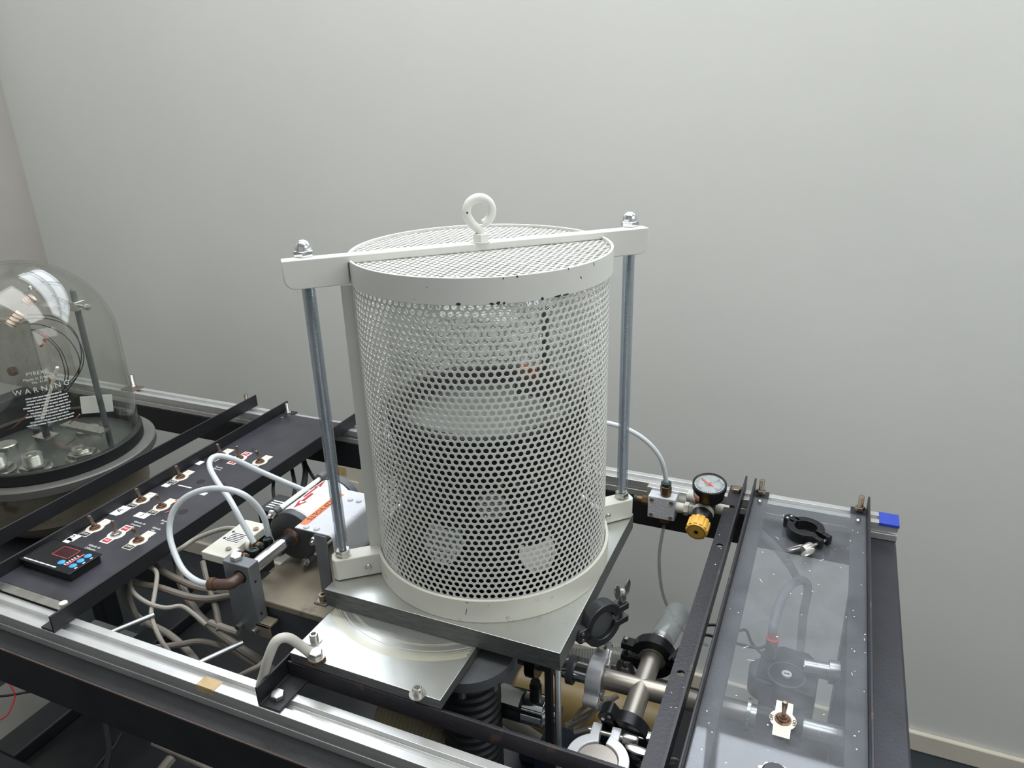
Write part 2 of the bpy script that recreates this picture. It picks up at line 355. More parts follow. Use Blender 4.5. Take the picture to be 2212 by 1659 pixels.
def toggle(parent,x,y,z,plate='white',rot=0,nutm=None,lean=-17,offtxt=True,leverm=None,scale=1.):
    s=bpy.data.objects.new('toggle_switch',None); COL.objects.link(s); s.parent=parent
    s.location=Vector((x,y,z))-wloc(parent); s.rotation_euler=(0,0,R(rot)); s.scale=(scale,)*3
    P=[]
    for i in range(13): a=R(-50+100*i/12); P.append((.0135*math.cos(a),.0135*math.sin(a)))
    pl=[(.0085,.026),(-.0085,.026)]+[(-a,b) for a,b in reversed(P)]+[(-.0085,-.024),(.0085,-.024)]+P
    obj('label_plate',MB().prism(pl,0,.0006),m_lplate if plate!='red' else m_white,s,local=True)
    if plate=='red':
        
        for q,(ya,yb) in zip(('NO','NF'),((.0125,.0235),(-.0218,-.0125))):
            obj('red_field',MB().box(-.0062,.0062,ya,yb,.0006,.0008),m_red,s,local=True)
            obj('lettering',text_mb(q,.006),m_white,s,xf=Matrix.Translation((0,(ya+yb)/2,.0009)),local=True)
    else:
        if offtxt:
            obj('off_field',MB().box(-.0072,.0072,-.0228,-.0135,.0006,.0008),m_ink,s,local=True)
            obj('lettering',text_mb('OFF',.0068),m_inkw,s,xf=Matrix.Translation((0,-.0181,.0009)),local=True)
        obj('lettering',text_mb('ON',.0068),m_beige,s,xf=Matrix.Translation((0,.0195,.0007)),local=True)
    obj('nut',MB().lathe([(.0084,0),(.0084,.0012),(.0066,.0012)],20,Matrix.Translation((0,0,.0008))).hexa((0,0,.002),(0,0,1),.0118,.0028).cyl((0,0,.0048),(0,0,.0068),.0043,16),nutm or m_rust,s,local=True)
    a=R(lean); d=Vector((0,math.sin(a),math.cos(a)))
    obj('lever',MB().lathe([(.0021,0),(.0023,.008),(.0029,.0165),(.0029,.0185),(.0022,.0198),(.0001,.0203)],14,fr(d,(0,0,.006))),leverm or m_rustst,s,local=True)
    return s
ta=t
def specks(name,x0,x1,y0,y1,z,n,seed,parent,lmax=.004):
    mb=MB(); rnd=random.Random(seed)
    for i in range(n):
        x=rnd.uniform(x0,x1); y=rnd.uniform(y0,y1); a=rnd.uniform(0,6.28); L_=rnd.choice((.0006,.0008,.001,lmax)); w=.0003 if L_==lmax else rnd.uniform(.0004,.0008)
        c,s_=math.cos(a),math.sin(a); b=len(mb.v)
        mb.v+=[(x+c*L_-s_*w,y+s_*L_+c*w,z),(x-c*L_-s_*w,y-s_*L_+c*w,z),(x-c*L_+s_*w,y-s_*L_-c*w,z),(x+c*L_+s_*w,y+s_*L_-c*w,z)]; mb.f.append((b,b+1,b+2,b+3))
    obj(name,mb,m_speck,parent,flat=True)['kind']='stuff'
specks('dust_specks',.300,.460,-.28,.33,-.0527,46,4,ta)
specks('paint_specks',.260,.277,-.29,.36,-.0569,9,5,tF,.0012)
specks('paint_specks',.445,.461,-.28,.36,-.0527,16,6,tH,.0014)
s=toggle(ta,.3805,-.108,-.0528,rot=0,lean=-4,offtxt=False)
for sx in (-1,1):
    obj('lettering',text_mb('OFF',.0052),m_ink,s,xf=Matrix.Translation((sx*.0112,-.001,.0008))@Matrix.Rotation(R(-90*sx),4,'Z'),local=True)
obj('switch_body',MB().box(-.007,.007,-.013,.013,-.026,-.0005),m_greyd,s,local=True)
mb=MB(); pl=[]
for i in range(48):
    rr=.0175 if (i%4)<2 else .0155; a=2*PI*i/48; pl.append((rr*math.cos(a),rr*math.sin(a)))
mb.prism(pl,0,.0016,Matrix.Translation((.3795,-.185,-.0528)))
o=obj('knob_ring',mb,m_steel,ta)
obj('knob_cap',MB().lathe([(.0125,0),(.0125,.005),(.011,.0066),(.0001,.0068)],28,Matrix.Translation((.3795,-.185,-.0512))),m_blkpl,o)
# ---------------------------------------------------------------- switch panel
t=thing('control_panel','black control panel with toggle switches between two angle bars','panel',(-.573,.06,-.0570))
PZ=-.0545
def disc_hole(x,y,r): obj('empty_hole',MB().lathe([(r*.999,-.001),(r,.0002),(r*.8,.0003)],24,Matrix.Translation((x,y,PZ))),m_ink,t)
obj('panel_plate',MB().box(-.6605,-.4885,-.2495,.3665,-.0570,PZ),m_panel,t,bevel=.0006)
obj('front_strip',MB().box(-.6605,-.492,-.262,-.2495,-.0570,PZ-.0006),m_steel,t)
sw=[(-.6405,.1665,'w'),(-.5985,.168,'r'),(-.5515,.1698,'w'),(-.646,.073,'p'),(-.646,-.012,'w'),(-.5965,-.0154,'w'),(-.645,-.1022,'w'),(-.597,-.1035,'r'),(-.550,-.1032,'w')]
for i,(x,y,k) in enumerate(sw):
    toggle(t,x,y,PZ,'red' if k=='r' else 'white',0,m_steel if i==7 else None,-14 if k!='r' else -2)
for x,y,r in ((-.6002,.0742,.0075),(-.5575,.0779,.0075),(-.5513,-.0138,.008)): disc_hole(x,y,r)
for x,y in ((-.640,.352),(-.603,.21),(-.598,.205),(-.502,.27),(-.506,.262)): disc_hole(x,y,.0022)
hexbolt(t,-.645,.345,PZ,.006,.002,False,m_steel)
def lab(x,y,w,h,m=m_white,poly=None):
    mb=MB(); mb.prism(poly,0,.0004,Matrix.Translation((x,y,PZ))) if poly else mb.box(x-w/2,x+w/2,y-h/2,y+h/2,PZ,PZ+.0004); return obj('sticker',mb,m,t)
def ptext(s,x,y,size,m=m_inkw,rot=0,al='CENTER',z=.0005): return obj('lettering',text_mb(s,size,al),m,t,xf=Matrix.Translation((x,y,PZ+z))@Matrix.Rotation(R(rot),4,'Z'))
A=[(-.013,-.012),(.013,-.012),(.013,.006),(.008,.014),(-.008,.014),(-.013,.006)]
lab(-.653,-.048,0,0,poly=[(-.012,-.008),(-.008,-.015),(.008,-.015),(.012,-.008),(.012,.013),(-.012,.013)])
ptext('A',-.653,-.049,.014,m_ink,90)
lab(-.606,-.047,.024,.014); ptext('1',-.606,-.047,.013,m_ink)
lab(-.658,-.134,.026,.016); lab(-.654,-.143,.012,.010); ptext('2',-.656,-.134,.014,m_ink)
lab(-.659,.128,.018,.014); lab(-.6475,.042,.014,.010); lab(-.5635,.043,.012,.009)
for s_,x,y in (('Válvula de',-.590,-.0655),('Limpieza',-.590,-.0725),('Válvula de',-.6005,-.1395),('Difusora',-.6005,-.1465),('Bomba',-.6075,.1265),('Difusora',-.6075,.1195),('Válvula',-.5515,-.0680),('Vac',-.5515,-.0745),('Bomba',-.6465,-.0345),('Mec',-.6465,-.0405),('Bomba',-.5545,-.047),('M',-.5545,-.054)):
    ptext(s_,x,y,.0062)
mb=MB(); mb.box(-.628,-.598,.049,.052,PZ,PZ+.0004); obj('scratch_mark',mb,m_inkw,t)
# meter module: a raised box with buttons
MX0,MX1,MY0,MY1=-.6655,-.5545,-.214,-.1645; MZ=PZ+.012
MX0=-.6560
m=obj('meter_module',MB().box(MX0,MX1,MY0,MY1,PZ,MZ),m_blkpl,t,bevel=.0015)
obj('meter_face',MB().box(MX0-.002,MX1+.002,MY0-.002,MY1+.002,MZ,MZ+.0022),m_blkal,m,bevel=.0006)
FZ2=MZ+.0023
mb=MB()
for a in (0,1,2,3):
    x0,x1,y0,y1=MX0+.034,MX0+.068,MY1-.026,MY1-.004
    mb.box(*((x0,x1,y0,y0+.0008),(x0,x1,y1-.0008,y1),(x0,x0+.0008,y0,y1),(x1-.0008,x1,y0,y1))[a],FZ2-.0001,FZ2+.0001)
obj('red_outline',mb,m_redl,m)
obj('display_window',MB().box(MX0+.035,MX0+.067,MY1-.025,MY1-.005,FZ2-.0002,FZ2),M('dark_display',(58,30,36),.12),m)
for x,y in ((MX1-.0335,MY0+.014),(MX1-.0100,MY0+.014),(MX1-.0105,MY0+.0265),(MX1-.011,MY0+.039)):
    obj('push_button',MB().lathe([(.0052,0),(.0052,.0012),(.0046,.0016),(.0001,.0016)],20,Matrix.Translation((x,y,FZ2-.0001))),m_blue,m)
obj('red_bar',MB().box(MX1-.0225,MX1-.0195,MY0+.012,MY0+.041,FZ2-.0001,FZ2+.0001),m_redl,m)
mb=MB()
for i,yy in enumerate((.012,.016,.020,.024,.028,.033)): mb.box(MX1-.0275,MX1-.0235,MY0+yy,MY0+yy+.002,FZ2-.0001,FZ2+.0001)
bars(mb,MX0+.004,MY0+.003,.068,.0022,5,.0002,None)
v=[(x,y,z+FZ2-.0001 if z<.001 and z>=0 else z) for x,y,z in mb.v]; mb.v=v
for yy in (.0125,.025,.0375): mb.box(MX1-.0035,MX1-.0012,MY0+yy-.002,MY0+yy+.002,FZ2-.0001,FZ2+.0001)
obj('printed_marks',mb,m_inkw,m)
# small copper offcuts on the panel
def wire(name,label,pts,r,m,cat='wire',group=None,sub=8,n=8): return tag(obj(name,MB().tube(spline(pts,sub),r,n),m),label,cat,group)
wire('copper_offcut','bent copper wire offcut lying on the black panel by the tube, farther one',[(-.588,-.001,PZ+.001),(-.584,.006,PZ+.0012),(-.590,.009,PZ+.001),(-.580,.020,PZ+.001)],.0007,m_copper,'wire')
wire('copper_offcut','bent copper wire offcut lying on the black panel nearest the lower hole',[(-.575,-.028,PZ+.001),(-.571,-.020,PZ+.0012),(-.574,-.012,PZ+.001),(-.569,-.004,PZ+.001)],.0007,m_copper,'wire')
# ---------------------------------------------------------------- plates
def sockscrew(parent,x,y,z,wm=None):
    obj('washer',MB().ring(.0035,.0092,0,.0012,28,Matrix.Translation((x,y,z))),m_steel,parent)
    s=obj('socket_screw',MB().lathe([(.0052,0),(.0052,.0078),(.0047,.0084),(.0031,.0084),(.0031,.004),(.0001,.004)],24,Matrix.Translation((x,y,z+.0012))),m_steel,parent)
t=thing('lower_plate','milled aluminium plate with circular tool marks under the cage plate','plate',(-.05,-.2,-.037))
mb=MB().box(-.148,.048,-.2425,-.05,-.0372,-.0245); o=obj('plate_body',mb,m_plate,t,bevel=.0006); shade_sides(o,m_plate_edge)
nt=m_plate.node_tree
k1=[-0.1342,-0.2088,-0.0245]; k2=[0.0214,-0.2387,-0.0245]; k3=[-0.1122,-0.2406,-0.0245]
sockscrew(t,k1[0],k1[1]-.006,-.0245); sockscrew(t,k2[0],k2[1]-.005,-.0245)
mb=MB()
for r in (.1235,.1245,.1262,.1345,.1352,.1385,.1405,.1420,.1432,.1442,.1452,.1462,.1472,.1482,.1490,.1500):
    v=[];n=110
    for i in range(n+1):
        a=PI+PI*i/n; x,y=-.0455+r*math.cos(a),-.055+r*math.sin(a)
        if x<-.146 or x>.046 or y<-.238 or y>-.157: continue
        v.append((x,y))
    for i in range(len(v)-1):
        if (Vector(v[i])-Vector(v[i+1])).length<.02:
            (x0,y0),(x1,y1)=v[i],v[i+1]; d=Vector((y0-y1,x1-x0)).normalized()*.0003; b=len(mb.v)
            mb.v+=[(x0+d.x,y0+d.y,-.02445),(x0-d.x,y0-d.y,-.02445),(x1-d.x,y1-d.y,-.02445),(x1+d.x,y1+d.y,-.02445)]; mb.f.append((b,b+1,b+2,b+3))
o=obj('tool_marks',mb,M('tool_mark',(206,203,180),.42,.5),t); o['kind']='stuff'
t=thing('base_plate','thick square aluminium plate under the white cage','plate',(0,0,-.0245))
shade_sides(obj('plate_body',MB().box(-.1592,.1505,-.1565,.150,-.0243,0),m_plate,t,bevel=.0006),m_plate_edge)
t=thing('cable_lug_bolt','hex bolt clamping a frayed copper braid at the left corner of the lower plate','bolt',(k3[0],k3[1],-.0245))
hexbolt(t,k3[0]+.001,k3[1],-.0205,.0135,.0065,True)
mb=MB(); rnd=random.Random(3)
for i in range(26):
    a=rnd.uniform(0,6.28); c=[]
    for j in range(5): c.append((k3[0]+.001+(.0085+rnd.uniform(-.0015,.002))*math.cos(a+j*.45),k3[1]+(.0085+rnd.uniform(-.0015,.002))*math.sin(a+j*.45),-.0238+rnd.uniform(0,.003)))
    mb.tube(c,.0006,4)
o=obj('copper_braid',mb,M('dull_braid',(110,70,52),.45,.7),t); o['kind']='stuff'
mb=MB().tube(spline([(-0.1195,-0.2393,-0.02),(-0.1262,-0.2459,-0.005),(-0.1331,-0.2562,0.012),(-0.1417,-0.2652,0.012),(-0.1507,-0.2717,-0.008),(-0.1625,-0.2715,-0.035),(-0.1851,-0.2619,-0.075),(-0.2053,-0.2518,-0.12)],8),.0056,12)
tag(obj('ground_cable',mb,m_cablep),'thick pale cable arching up to the bolt on the lower plate','cable')
# ---------------------------------------------------------------- perforated safety cage
BD=Vector((.743,.669,0)).normalized(); BA=math.atan2(BD.y,BD.x); BN=Vector((BD.y,-BD.x,0))
t=thing('safety_cage','cream enamelled perforated safety cage standing on the square plate','cage',(0,0,0))
cage=t
def perf(cells,flatmap,pitch,hr,thick,n=12):
    v=[];f=[];hx=[]
    for k in range(n):
        a=2*PI*k/n+PI/6; 
        rad=pitch/2/math.cos(((a-PI/6+PI/6)%(PI/3))-PI/6)
        hx.append((rad*math.cos(a-PI/6),rad*math.sin(a-PI/6)))
    hx=[]; 
    for k in range(n):
        a=2*PI*k/n; b=((a+PI/6)%(PI/3))-PI/6; rad=pitch/2/math.cos(b); hx.append((rad*math.cos(a),rad*math.sin(a)))
    ho=[(hr*math.cos(2*PI*k/n),hr*math.sin(2*PI*k/n)) for k in range(n)]
    for cx,cy in cells:
        b=len(v)
        for d in (0,-thick):
            v+=[flatmap(cx+x,cy+y,d) for x,y in hx]; v+=[flatmap(cx+x,cy+y,d) for x,y in ho]
        for k in range(n):
            k2=(k+1)%n
            f.append((b+k,b+k2,b+n+k2,b+n+k)); f.append((b+n+k,b+n+k2,b+3*n+k2,b+3*n+k)); f.append((b+2*n+k2,b+2*n+k,b+3*n+k,b+3*n+k2))
    return v,f
def perf_obj(name,v,f,parent,mat):
    me=bpy.data.meshes.new(name); me.from_pydata(v,[],f); me.materials.append(mat); me.update()
    o=bpy.data.objects.new(name,me); COL.objects.link(o); o.parent=parent; return o
RS=.1462; NC=112; pitch=2*PI*RS/NC; row=pitch*.8660
z0=.026; z1=.385; rows=int((z1-z0)/row)+1
cells=[((i+(.5 if j%2 else 0))*pitch,z0+j*row) for j in range(rows) for i in range(NC)]
def cmap(x,y,d):
    a=x/RS+BA+PI+.06; r=RS+d; return (r*math.cos(a),r*math.sin(a),y)
v,f=perf(cells,cmap,pitch,.00305,.0009)
perf_obj('perforated_wall',v,f,cage,m_cage)['kind']='stuff'
p2=.0079; cells=[]
for j in range(-22,23):
    for i in range(-22,23):
        x=(i+(.5 if j%2 else 0))*p2; y=j*p2*.866
        if math.hypot(x,y)<.1475: cells.append((x,y))
def dmap(x,y,d):
    r=math.hypot(x,y)
    if r>.1475: x*=.1475/r; y*=.1475/r
    return (x,y,.4005+d)
v,f=perf(cells,dmap,p2,.0031,.0006)
o=perf_obj('perforated_lid',v,f,cage,m_cage); o['kind']='stuff'; o.rotation_euler=(0,0,BA-.12)
obj('top_ring',MB().ring(.1472,.1500,.3766,.4040,128),m_cage,cage,bevel=.0005)
obj('bottom_ring',MB().ring(.1470,.1510,.0,.0305,128),m_dirty,cage,bevel=.0008)
# chips in the paint along the ring edges
mb=MB(); rnd=random.Random(11)
def chip(mb,r,a,z,w,h,tilt=0):
    n=9; b=len(mb.v); pts=[]
    for i in range(n):
        q=2*PI*i/n; k=rnd.uniform(.6,1.1); u=w/2*k*math.cos(q); w2=h/2*k*math.sin(q)
        u,w2=u*math.cos(tilt)-w2*math.sin(tilt),u*math.sin(tilt)+w2*math.cos(tilt)
        mb.v.append(((r+.0001)*math.cos(a+u/r),(r+.0001)*math.sin(a+u/r),z+w2))
    mb.f.append(tuple(range(b,b+n)))
CHIPS=[[-1.277,0.3784,0.006,0.003,0],[-1.062,0.378,0.005,0.003,0],[-1.02,0.3781,0.005,0.005,0.3],[-0.9811,0.3777,0.003,0.003,0],[-0.7203,0.3757,0.0035,0.004,0],[-0.5987,0.3761,0.01,0.0025,0.1],[-0.5331,0.3768,0.008,0.0025,0.1],[-0.9817,0.4023,0.0012,0.003,0],[-0.8906,0.403,0.0025,0.003,0],[-0.5087,0.4034,0.001,0.004,0],[-0.3903,0.3913,0.006,0.0012,-0.9],[-0.2429,0.4005,0.006,0.0012,-1.4],[-1.482,0.3945,0.0012,0.0012,0],[-1.581,0.3815,0.001,0.001,0]]
for a,z,w,h,tl in CHIPS: chip(mb,.1501,a,min(max(z,.3775),.4035),w,h,tl)
for a,z,w,h,tl in [[-1.35,0.0144,0.014,0.001,1.35],[-1.041,0.0058,0.005,0.001,1.5],[-1.335,0.0276,0.004,0.001,0],[-1.177,0.0248,0.0015,0.001,0],[-0.5481,0.0322,0.0015,0.001,0]]: chip(mb,.151,a,min(max(z,.002),.029),w,h,tl)
o=obj('paint_chips',mb,m_chip,cage,flat=True); o['kind']='stuff'; o['label']='dark bare chips in the cream paint'
# carrying bar, eye bolt, tie rods
BM=rz(BA)
pl=[(-.219,.4095),(-.219,.3935)]+[(-.206-.013*math.cos(R(90*i/6))+.0,.391-.013*math.sin(R(90*i/6))) for i in range(0,7)]
pl=[(-.219,.4095),(-.219,.390)]+[(-.207-.012*math.cos(R(15*i)),.390-.012*math.sin(R(15*i))) for i in range(1,7)]+[(-.151,.378),(-.151,.4009),(.151,.4009),(.151,.378)]+[(.197+.012*math.sin(R(15*i)),.390-.012*math.cos(R(15*i))) for i in range(0,7)]+[(.209,.4095)]
obj('carrying_bar',MB().prism(pl,-.0085,.0085,BM@Matrix(((1,0,0,0),(0,0,-1,0),(0,1,0,0),(0,0,0,1)))),m_cage,cage,bevel=.001)
mb=MB(); EZ=.4437
lp=[]
for i in range(25):
    a=R(-62+ (332-(-62)-20)*i/24) ; 
    lp.append((.0147*math.cos(a),0,EZ+.0147*math.sin(a)))
lp=list(reversed(lp))
lp=[Vector(p) for p in lp]
# bent eye: open end starts on the right of the neck, runs over the top, comes down the left side into the neck
E=[]
for i in range(27):
    a=R(-74+ 286*i/26); E.append((.0147*math.cos(a),0,EZ+.0147*math.sin(a)))
E+= [(-.0080,0,EZ-.0148),(-.0035,0,EZ-.0185),(-.0008,0,EZ-.0225),(0,0,EZ-.028)]
ea=obj('eye_bolt',MB().tube(spline(E,3),.0050,14),m_cage,cage,xf=rz(BA))
obj('hex_nut',MB().hexa((0,0,.4102),(0,0,1),.0165,.009),m_cage,ea)
obj('washer',MB().ring(.004,.0118,.4095,.4105,28),m_cage,ea)
mb=MB(); mb.sphere((-.0152,-.0042,.4437),.0014,8); obj('paint_chip',mb,m_chip,ea,xf=rz(BA))
for s,rr,lab in ((-1,0.1957,0),(1,0.1938,1)):
    p=BD*(s*rr) if False else Vector(((-.1515,-.122,0),(.136,.138,0))[lab])
    pts=[(.0049,.018)]; z=.018
    while z<.378: pts+=[(.0042,z+.0005),(.0049,z+.0012)]; z+=.0014
    rod=obj('threaded_rod',MB().lathe(pts,16,Matrix.Translation(p)),m_zinc,cage)
    obj('clear_sleeve',MB().ring(.0068,.0074,.045,.3775,24,Matrix.Translation(p)),m_sleeve,rod)
    obj('acorn_nut',MB().hexa((p.x,p.y,.4095),(0,0,1),.0195,.0066).lathe([(.0088,.0066),(.0088,.0088)]+[(.0088*math.cos(R(90*i/8)),.0088+.0088*math.sin(R(90*i/8))) for i in range(1,8)]+[(.0001,.0176)],24,Matrix.Translation((p.x,p.y,.4095))),m_chrome,cage)
    obj('base_nut',MB().hexa((p.x,p.y,.0305),(0,0,1),.0165,.0085).ring(.0045,.0098,.0,.0010,24,Matrix.Translation((p.x,p.y,.0302))),m_steel,cage)
    a=math.atan2(p.y,p.x); L0=.147; L1=math.hypot(p.x,p.y)+.0145; w=.0115
    pl=[(L0,-w),(L1-.004,-w),(L1,-w+.006),(L1,w-.006),(L1-.004,w),(L0,w)]
    lug=obj('lug',MB().prism(pl,.0012,.0302,rz(a)),m_dirty,cage,bevel=.0012)
    sp=rz(a)@Vector((.166,-w if lab==1 else w,.0135)); ax=rz(a).to_3x3()@Vector((0,-1 if lab==1 else 1,0))
    obj('cross_screw',MB().lathe([(.0045,0),(.0042,.0012),(.0030,.0022),(.0001,.0026)],20,fr(ax,sp)).box(-.0028,.0028,-.0004,.0004,.0022,.0029,fr(ax,sp)).box(-.0004,.0004,-.0028,.0028,.0022,.0029,fr(ax,sp)),m_steel,lug)
# seam flange where the sheet ends meet, on the left
fa=R(-143.2); FM=rz(fa)
obj('seam_flange',MB().box(.1435,.1605,-.0008,.0008,.031,.373,FM).box(.1435,.1475,.0,.006,.031,.373,FM),m_cage,cage,bevel=.0004)
# ---------------------------------------------------------------- inside the cage: glass jar on a dark collar
t=thing('feedthrough_collar','dark metal collar with ports standing inside the perforated cage','collar',(0,0,0.0))
obj('collar_wall',MB().ring(.108,.1165,.012,.193,72),M('dark_collar_metal',(44,44,46),.4,.5,.1,20),t)
obj('collar_base',MB().lathe([(.128,.0005),(.128,.012),(.0001,.012)],72),m_black,t)
obj('collar_top',MB().lathe([(.0001,.190),(.109,.190),(.109,.1945),(.0001,.1945)],64),m_grey_lid,t)
obj('gasket',MB().ring(.106,.1225,.193,.2185,72),m_rubber,t,bevel=.002)
def port(u,axis,r,l,mat,nm,lab_=None,flare=0):
    p=Vector(u); m=fr(axis,p)
    o=obj(nm,MB().lathe([(r*.72,-.012),(r*.72,l*.55),(r,l*.55),(r,l),(r*.82,l),(r*.8,l-.001),(.0001,l-.001)],32,m),mat,t)
    if lab_: o['label']=lab_
PORTS=[[[0.0511,-0.1053,0.1391],[-0.0037,-0.1169,0.0803],[0.0908,-0.0738,0.0612]]][0]
for i,(p,r,l,m_) in enumerate(zip(PORTS,(.017,.0255,.0235),(.016,.012,.009),(m_chrome,m_mirror,m_steel))):
    ax=Vector((p[0],p[1],0)).normalized(); q=Vector(p); 
    port(q-ax*.004,(ax+Vector((0,0,.5 if i else .1))).normalized(),r,l,m_,'port_flange',('bright chrome port','mirror-like blank port','steel blank port')[i])
for i in range(6):
    a=-1.2+i*.16; q=Vector((.1172*math.cos(a),.1172*math.sin(a),.160+.004*(i%2)))
    obj('feedthrough_pin',MB().cyl(q-Vector((math.cos(a),math.sin(a),0))*.004,q+Vector((math.cos(a),math.sin(a),0))*.008,.0035,12),m_rustst,t)
t=thing('glass_jar','clear domed glass jar inside the cage, seated on the black gasket','jar',(0,0,.2187))
def dome(r,z0,zs,h,th=.004,n=10):
    o=[(r,z0),(r,zs)]+[(r*math.cos(R(90*i/n)),zs+h*math.sin(R(90*i/n))) for i in range(1,n)]+[(.0001,zs+h)]
    i_=[(.0001,zs+h-th)]+[((r-th)*math.cos(R(90*i/n)),zs+(h-th)*math.sin(R(90*i/n))) for i in range(n-1,0,-1)]+[(r-th,zs),(r-th,z0)]
    return o+i_
obj('dome',MB().lathe(dome(.116,.2187,.305,.078),64,None,True),m_glass,t,ang=60)
t=thing('sample_post','dark rod with a copper holder standing inside the caged jar','stand',(.055,.045,.1945))
pp=(.058,.050)
obj('post',MB().cyl((pp[0],pp[1],.1945),(pp[0],pp[1],.332),.0045,14),m_black,t)
obj('copper_block',MB().box(pp[0]-.030,pp[0]-.006,pp[1]-.016,pp[1]-.004,.232,.250),m_copper,t,bevel=.001)
obj('dark_block',MB().box(pp[0]-.034,pp[0]+.004,pp[1]-.02,pp[1]-.012,.214,.236),m_black,t,bevel=.001)
# ---------------------------------------------------------------- left bell jar
JX,JY=-.923,.046
t=thing('vacuum_pedestal','round metal vacuum base with feedthrough bolts under the bell jar at left','base',(JX,JY,-.17))
obj('base_flange',MB().lathe([(.171,-.046),(.171,-.033),(.169,-.031),(.0001,-.031)],96,Matrix.Translation((JX,JY,0))),m_flange,t)
obj('base_top',MB().lathe([(.139,-.0309),(.139,-.0295),(.0001,-.0295)],80,Matrix.Translation((JX,JY,0))),m_jarbase,t)
obj('drum',MB().lathe([(.10,-.17),(.145,-.12),(.149,-.0455)],80,Matrix.Translation((JX,JY,0))),m_dust,t)
obj('gasket',MB().ring(.1395,.1515,-.0309,-.009,96,Matrix.Translation((JX,JY,0))),m_rubber,t,bevel=.002)
def feed(x,y,r,h,thr=True,z=-.0295):
    o=obj('feedthrough',MB().lathe([(r*1.75,0),(r*1.75,.004),(r*1.6,.005),(.0001,.005)],32,Matrix.Translation((x,y,z))).hexa((x,y,z+.005),(0,0,1),r*2.6,.007),m_steel,t)
    p=[(r,.012)]; zz=.012
    while zz<.012+h: p+=[(r*.93,zz+.0008),(r,zz+.0018)]; zz+=.002
    p+=[(r*.95,zz+.001),(r*.5,zz+.001),(r*.45,zz-.003),(.0001,zz-.003)] if thr else [(.0001,zz)]
    obj('threaded_boss',MB().lathe(p,28,Matrix.Translation((x,y,z))),m_steel,o)
feed(-.8716,-.0306,.0160,.018); feed(-.8348,.035,.0160,.006); feed(-.9265,-.0594,.0160,.018)
obj('feedthrough_cap',MB().lathe([(.020,0),(.020,.008),(.0185,.0095),(.0001,.0095)],36,Matrix.Translation((-1.008,.010,-.0295))),m_steel,t)
obj('feedthrough_cap',MB().lathe([(.022,0),(.022,.006),(.0205,.0075),(.0001,.0075)],36,Matrix.Translation((-.925,.118,-.0295))),m_steel,t)
obj('feedthrough_cap',MB().lathe([(.016,0),(.016,.022),(.02,.022),(.02,.026),(.008,.026),(.008,.04),(.005,.045),(.0001,.045)],30,Matrix.Translation((-.985,.070,-.0295))),m_greyd,t)
t=thing('bell_jar','large clear glass bell jar with printed white warning at the far left','bell jar',(JX,JY,-.0085))
bj=t
GR=.1475
obj('glass_dome',MB().lathe(dome(GR,-.0088,.173,.147,.005,14),96,Matrix.Translation((JX,JY,0)),True),m_glass2,t,ang=60)
def on_glass(mb,z,acen,m):
    # wrap flat lettering round the outside of the glass
    out=[]
    for x,y,zz in mb.v:
        a=acen+x/GR; r=GR+.0003+zz*.2; out.append((JX+r*math.cos(a),JY+r*math.sin(a),z+y))
    mb.v=out; return mb
def gz(s,z,size,off=0.,al='CENTER'): 
    o=obj('lettering',on_glass(text_mb(s,size,al),z,GA+off,None),m_inkw,t); return o
gp=[-0.7959,-0.0289,0.1352]
GA=math.atan2(gp[1]-JY,gp[0]-JX)
def gzz(u): return u
for s_,z,size in (('PYREX®',0.1617,.0088),('Made in England',0.1528,.0068),('No. 3140',0.1464,.0060)): gz(s_,z,size)
o=gz('W A R N I N G',0.1335,.0125)
mb=MB(); zt=0.1211
for i in range(10):
    w=(.052,.060,.062,.066,.064,.058,.066,.050,.066,.070)[i]
    bars(mb,-w/2+(.004 if i%3 else 0),-.0052*i,w,.0022,20+i,.0001)
obj('fine_print',on_glass(mb,zt,GA,None),m_inkw,t)['kind']='stuff'
# contents of the bell jar
t=thing('jar_post','tall steel post with clamp block and arms inside the bell jar','stand',(-.830,.091,-.0295))
px,py=-.8305,.0905
obj('post',MB().cyl((px,py,-.0295),(px,py,.266),.0052,16),m_greyd,t)
obj('post_tip',MB().cyl((px,py,.266),(px,py,.270),.0045,16),m_steel,t)
obj('clamp_block',MB().box(px-.012,px+.011,py-.011,py+.011,.232,.248),m_steel,t,bevel=.001)
obj('thumb_screw',MB().lathe([(.0025,0),(.0025,.018),(.0055,.018),(.0055,.023),(.0001,.024)],14,fr((1,-.1,0),(px+.011,py,.240))),m_steel,t)
obj('upper_arm',MB().box(px-.125,px-.012,py-.014,py-.012,.236,.245),m_steel,t)
obj('lower_arm',MB().box(px-.085,px+.022,py-.028,py-.008,.008,.011),m_steel,t)
obj('lower_arm_web',MB().box(px-.085,px+.022,py-.030,py-.028,.004,.011),m_steel,t)
c1=[-0.8753,0.115,0.0368]
t=tag(obj('white_card',MB().box(-.027,.026,-.0006,.0006,-.017,.017,Matrix.Translation((c1[0],.115,c1[2]))@Matrix.Rotation(R(48),4,'Z')@Matrix.Rotation(R(6),4,'Y')),m_white),'small white card behind the post inside the bell jar','card')
P1=[[-0.9832,0.05,0.2118],[-0.907,0.05,0.2189],[-0.9505,0.05,0.099],[-1.04,0.05,0.0782]]
t=thing('metal_shield','grey sheet metal shield with a hex nut inside the bell jar','shield',(-.945,.05,.08))
obj('shield_sheet',MB().box(-1.035,P1[1][0],.048,.051,.085,.216).box(-1.035,P1[1][0]+.001,.036,.051,.216,.218),m_steel,t)
obj('nut',MB().hexa([-0.986,0.048,0.1134],(0,-1,0),.015,.006),m_brass,t)
def rodt(name,a,b,r,mat,label,cat): return tag(obj(name,MB().cyl(a,b,r,14),mat),label,cat)
t=thing('wound_ceramic','white ceramic rods wound with copper wire above the shield','insulator',[-0.948,0.06,0.2122])
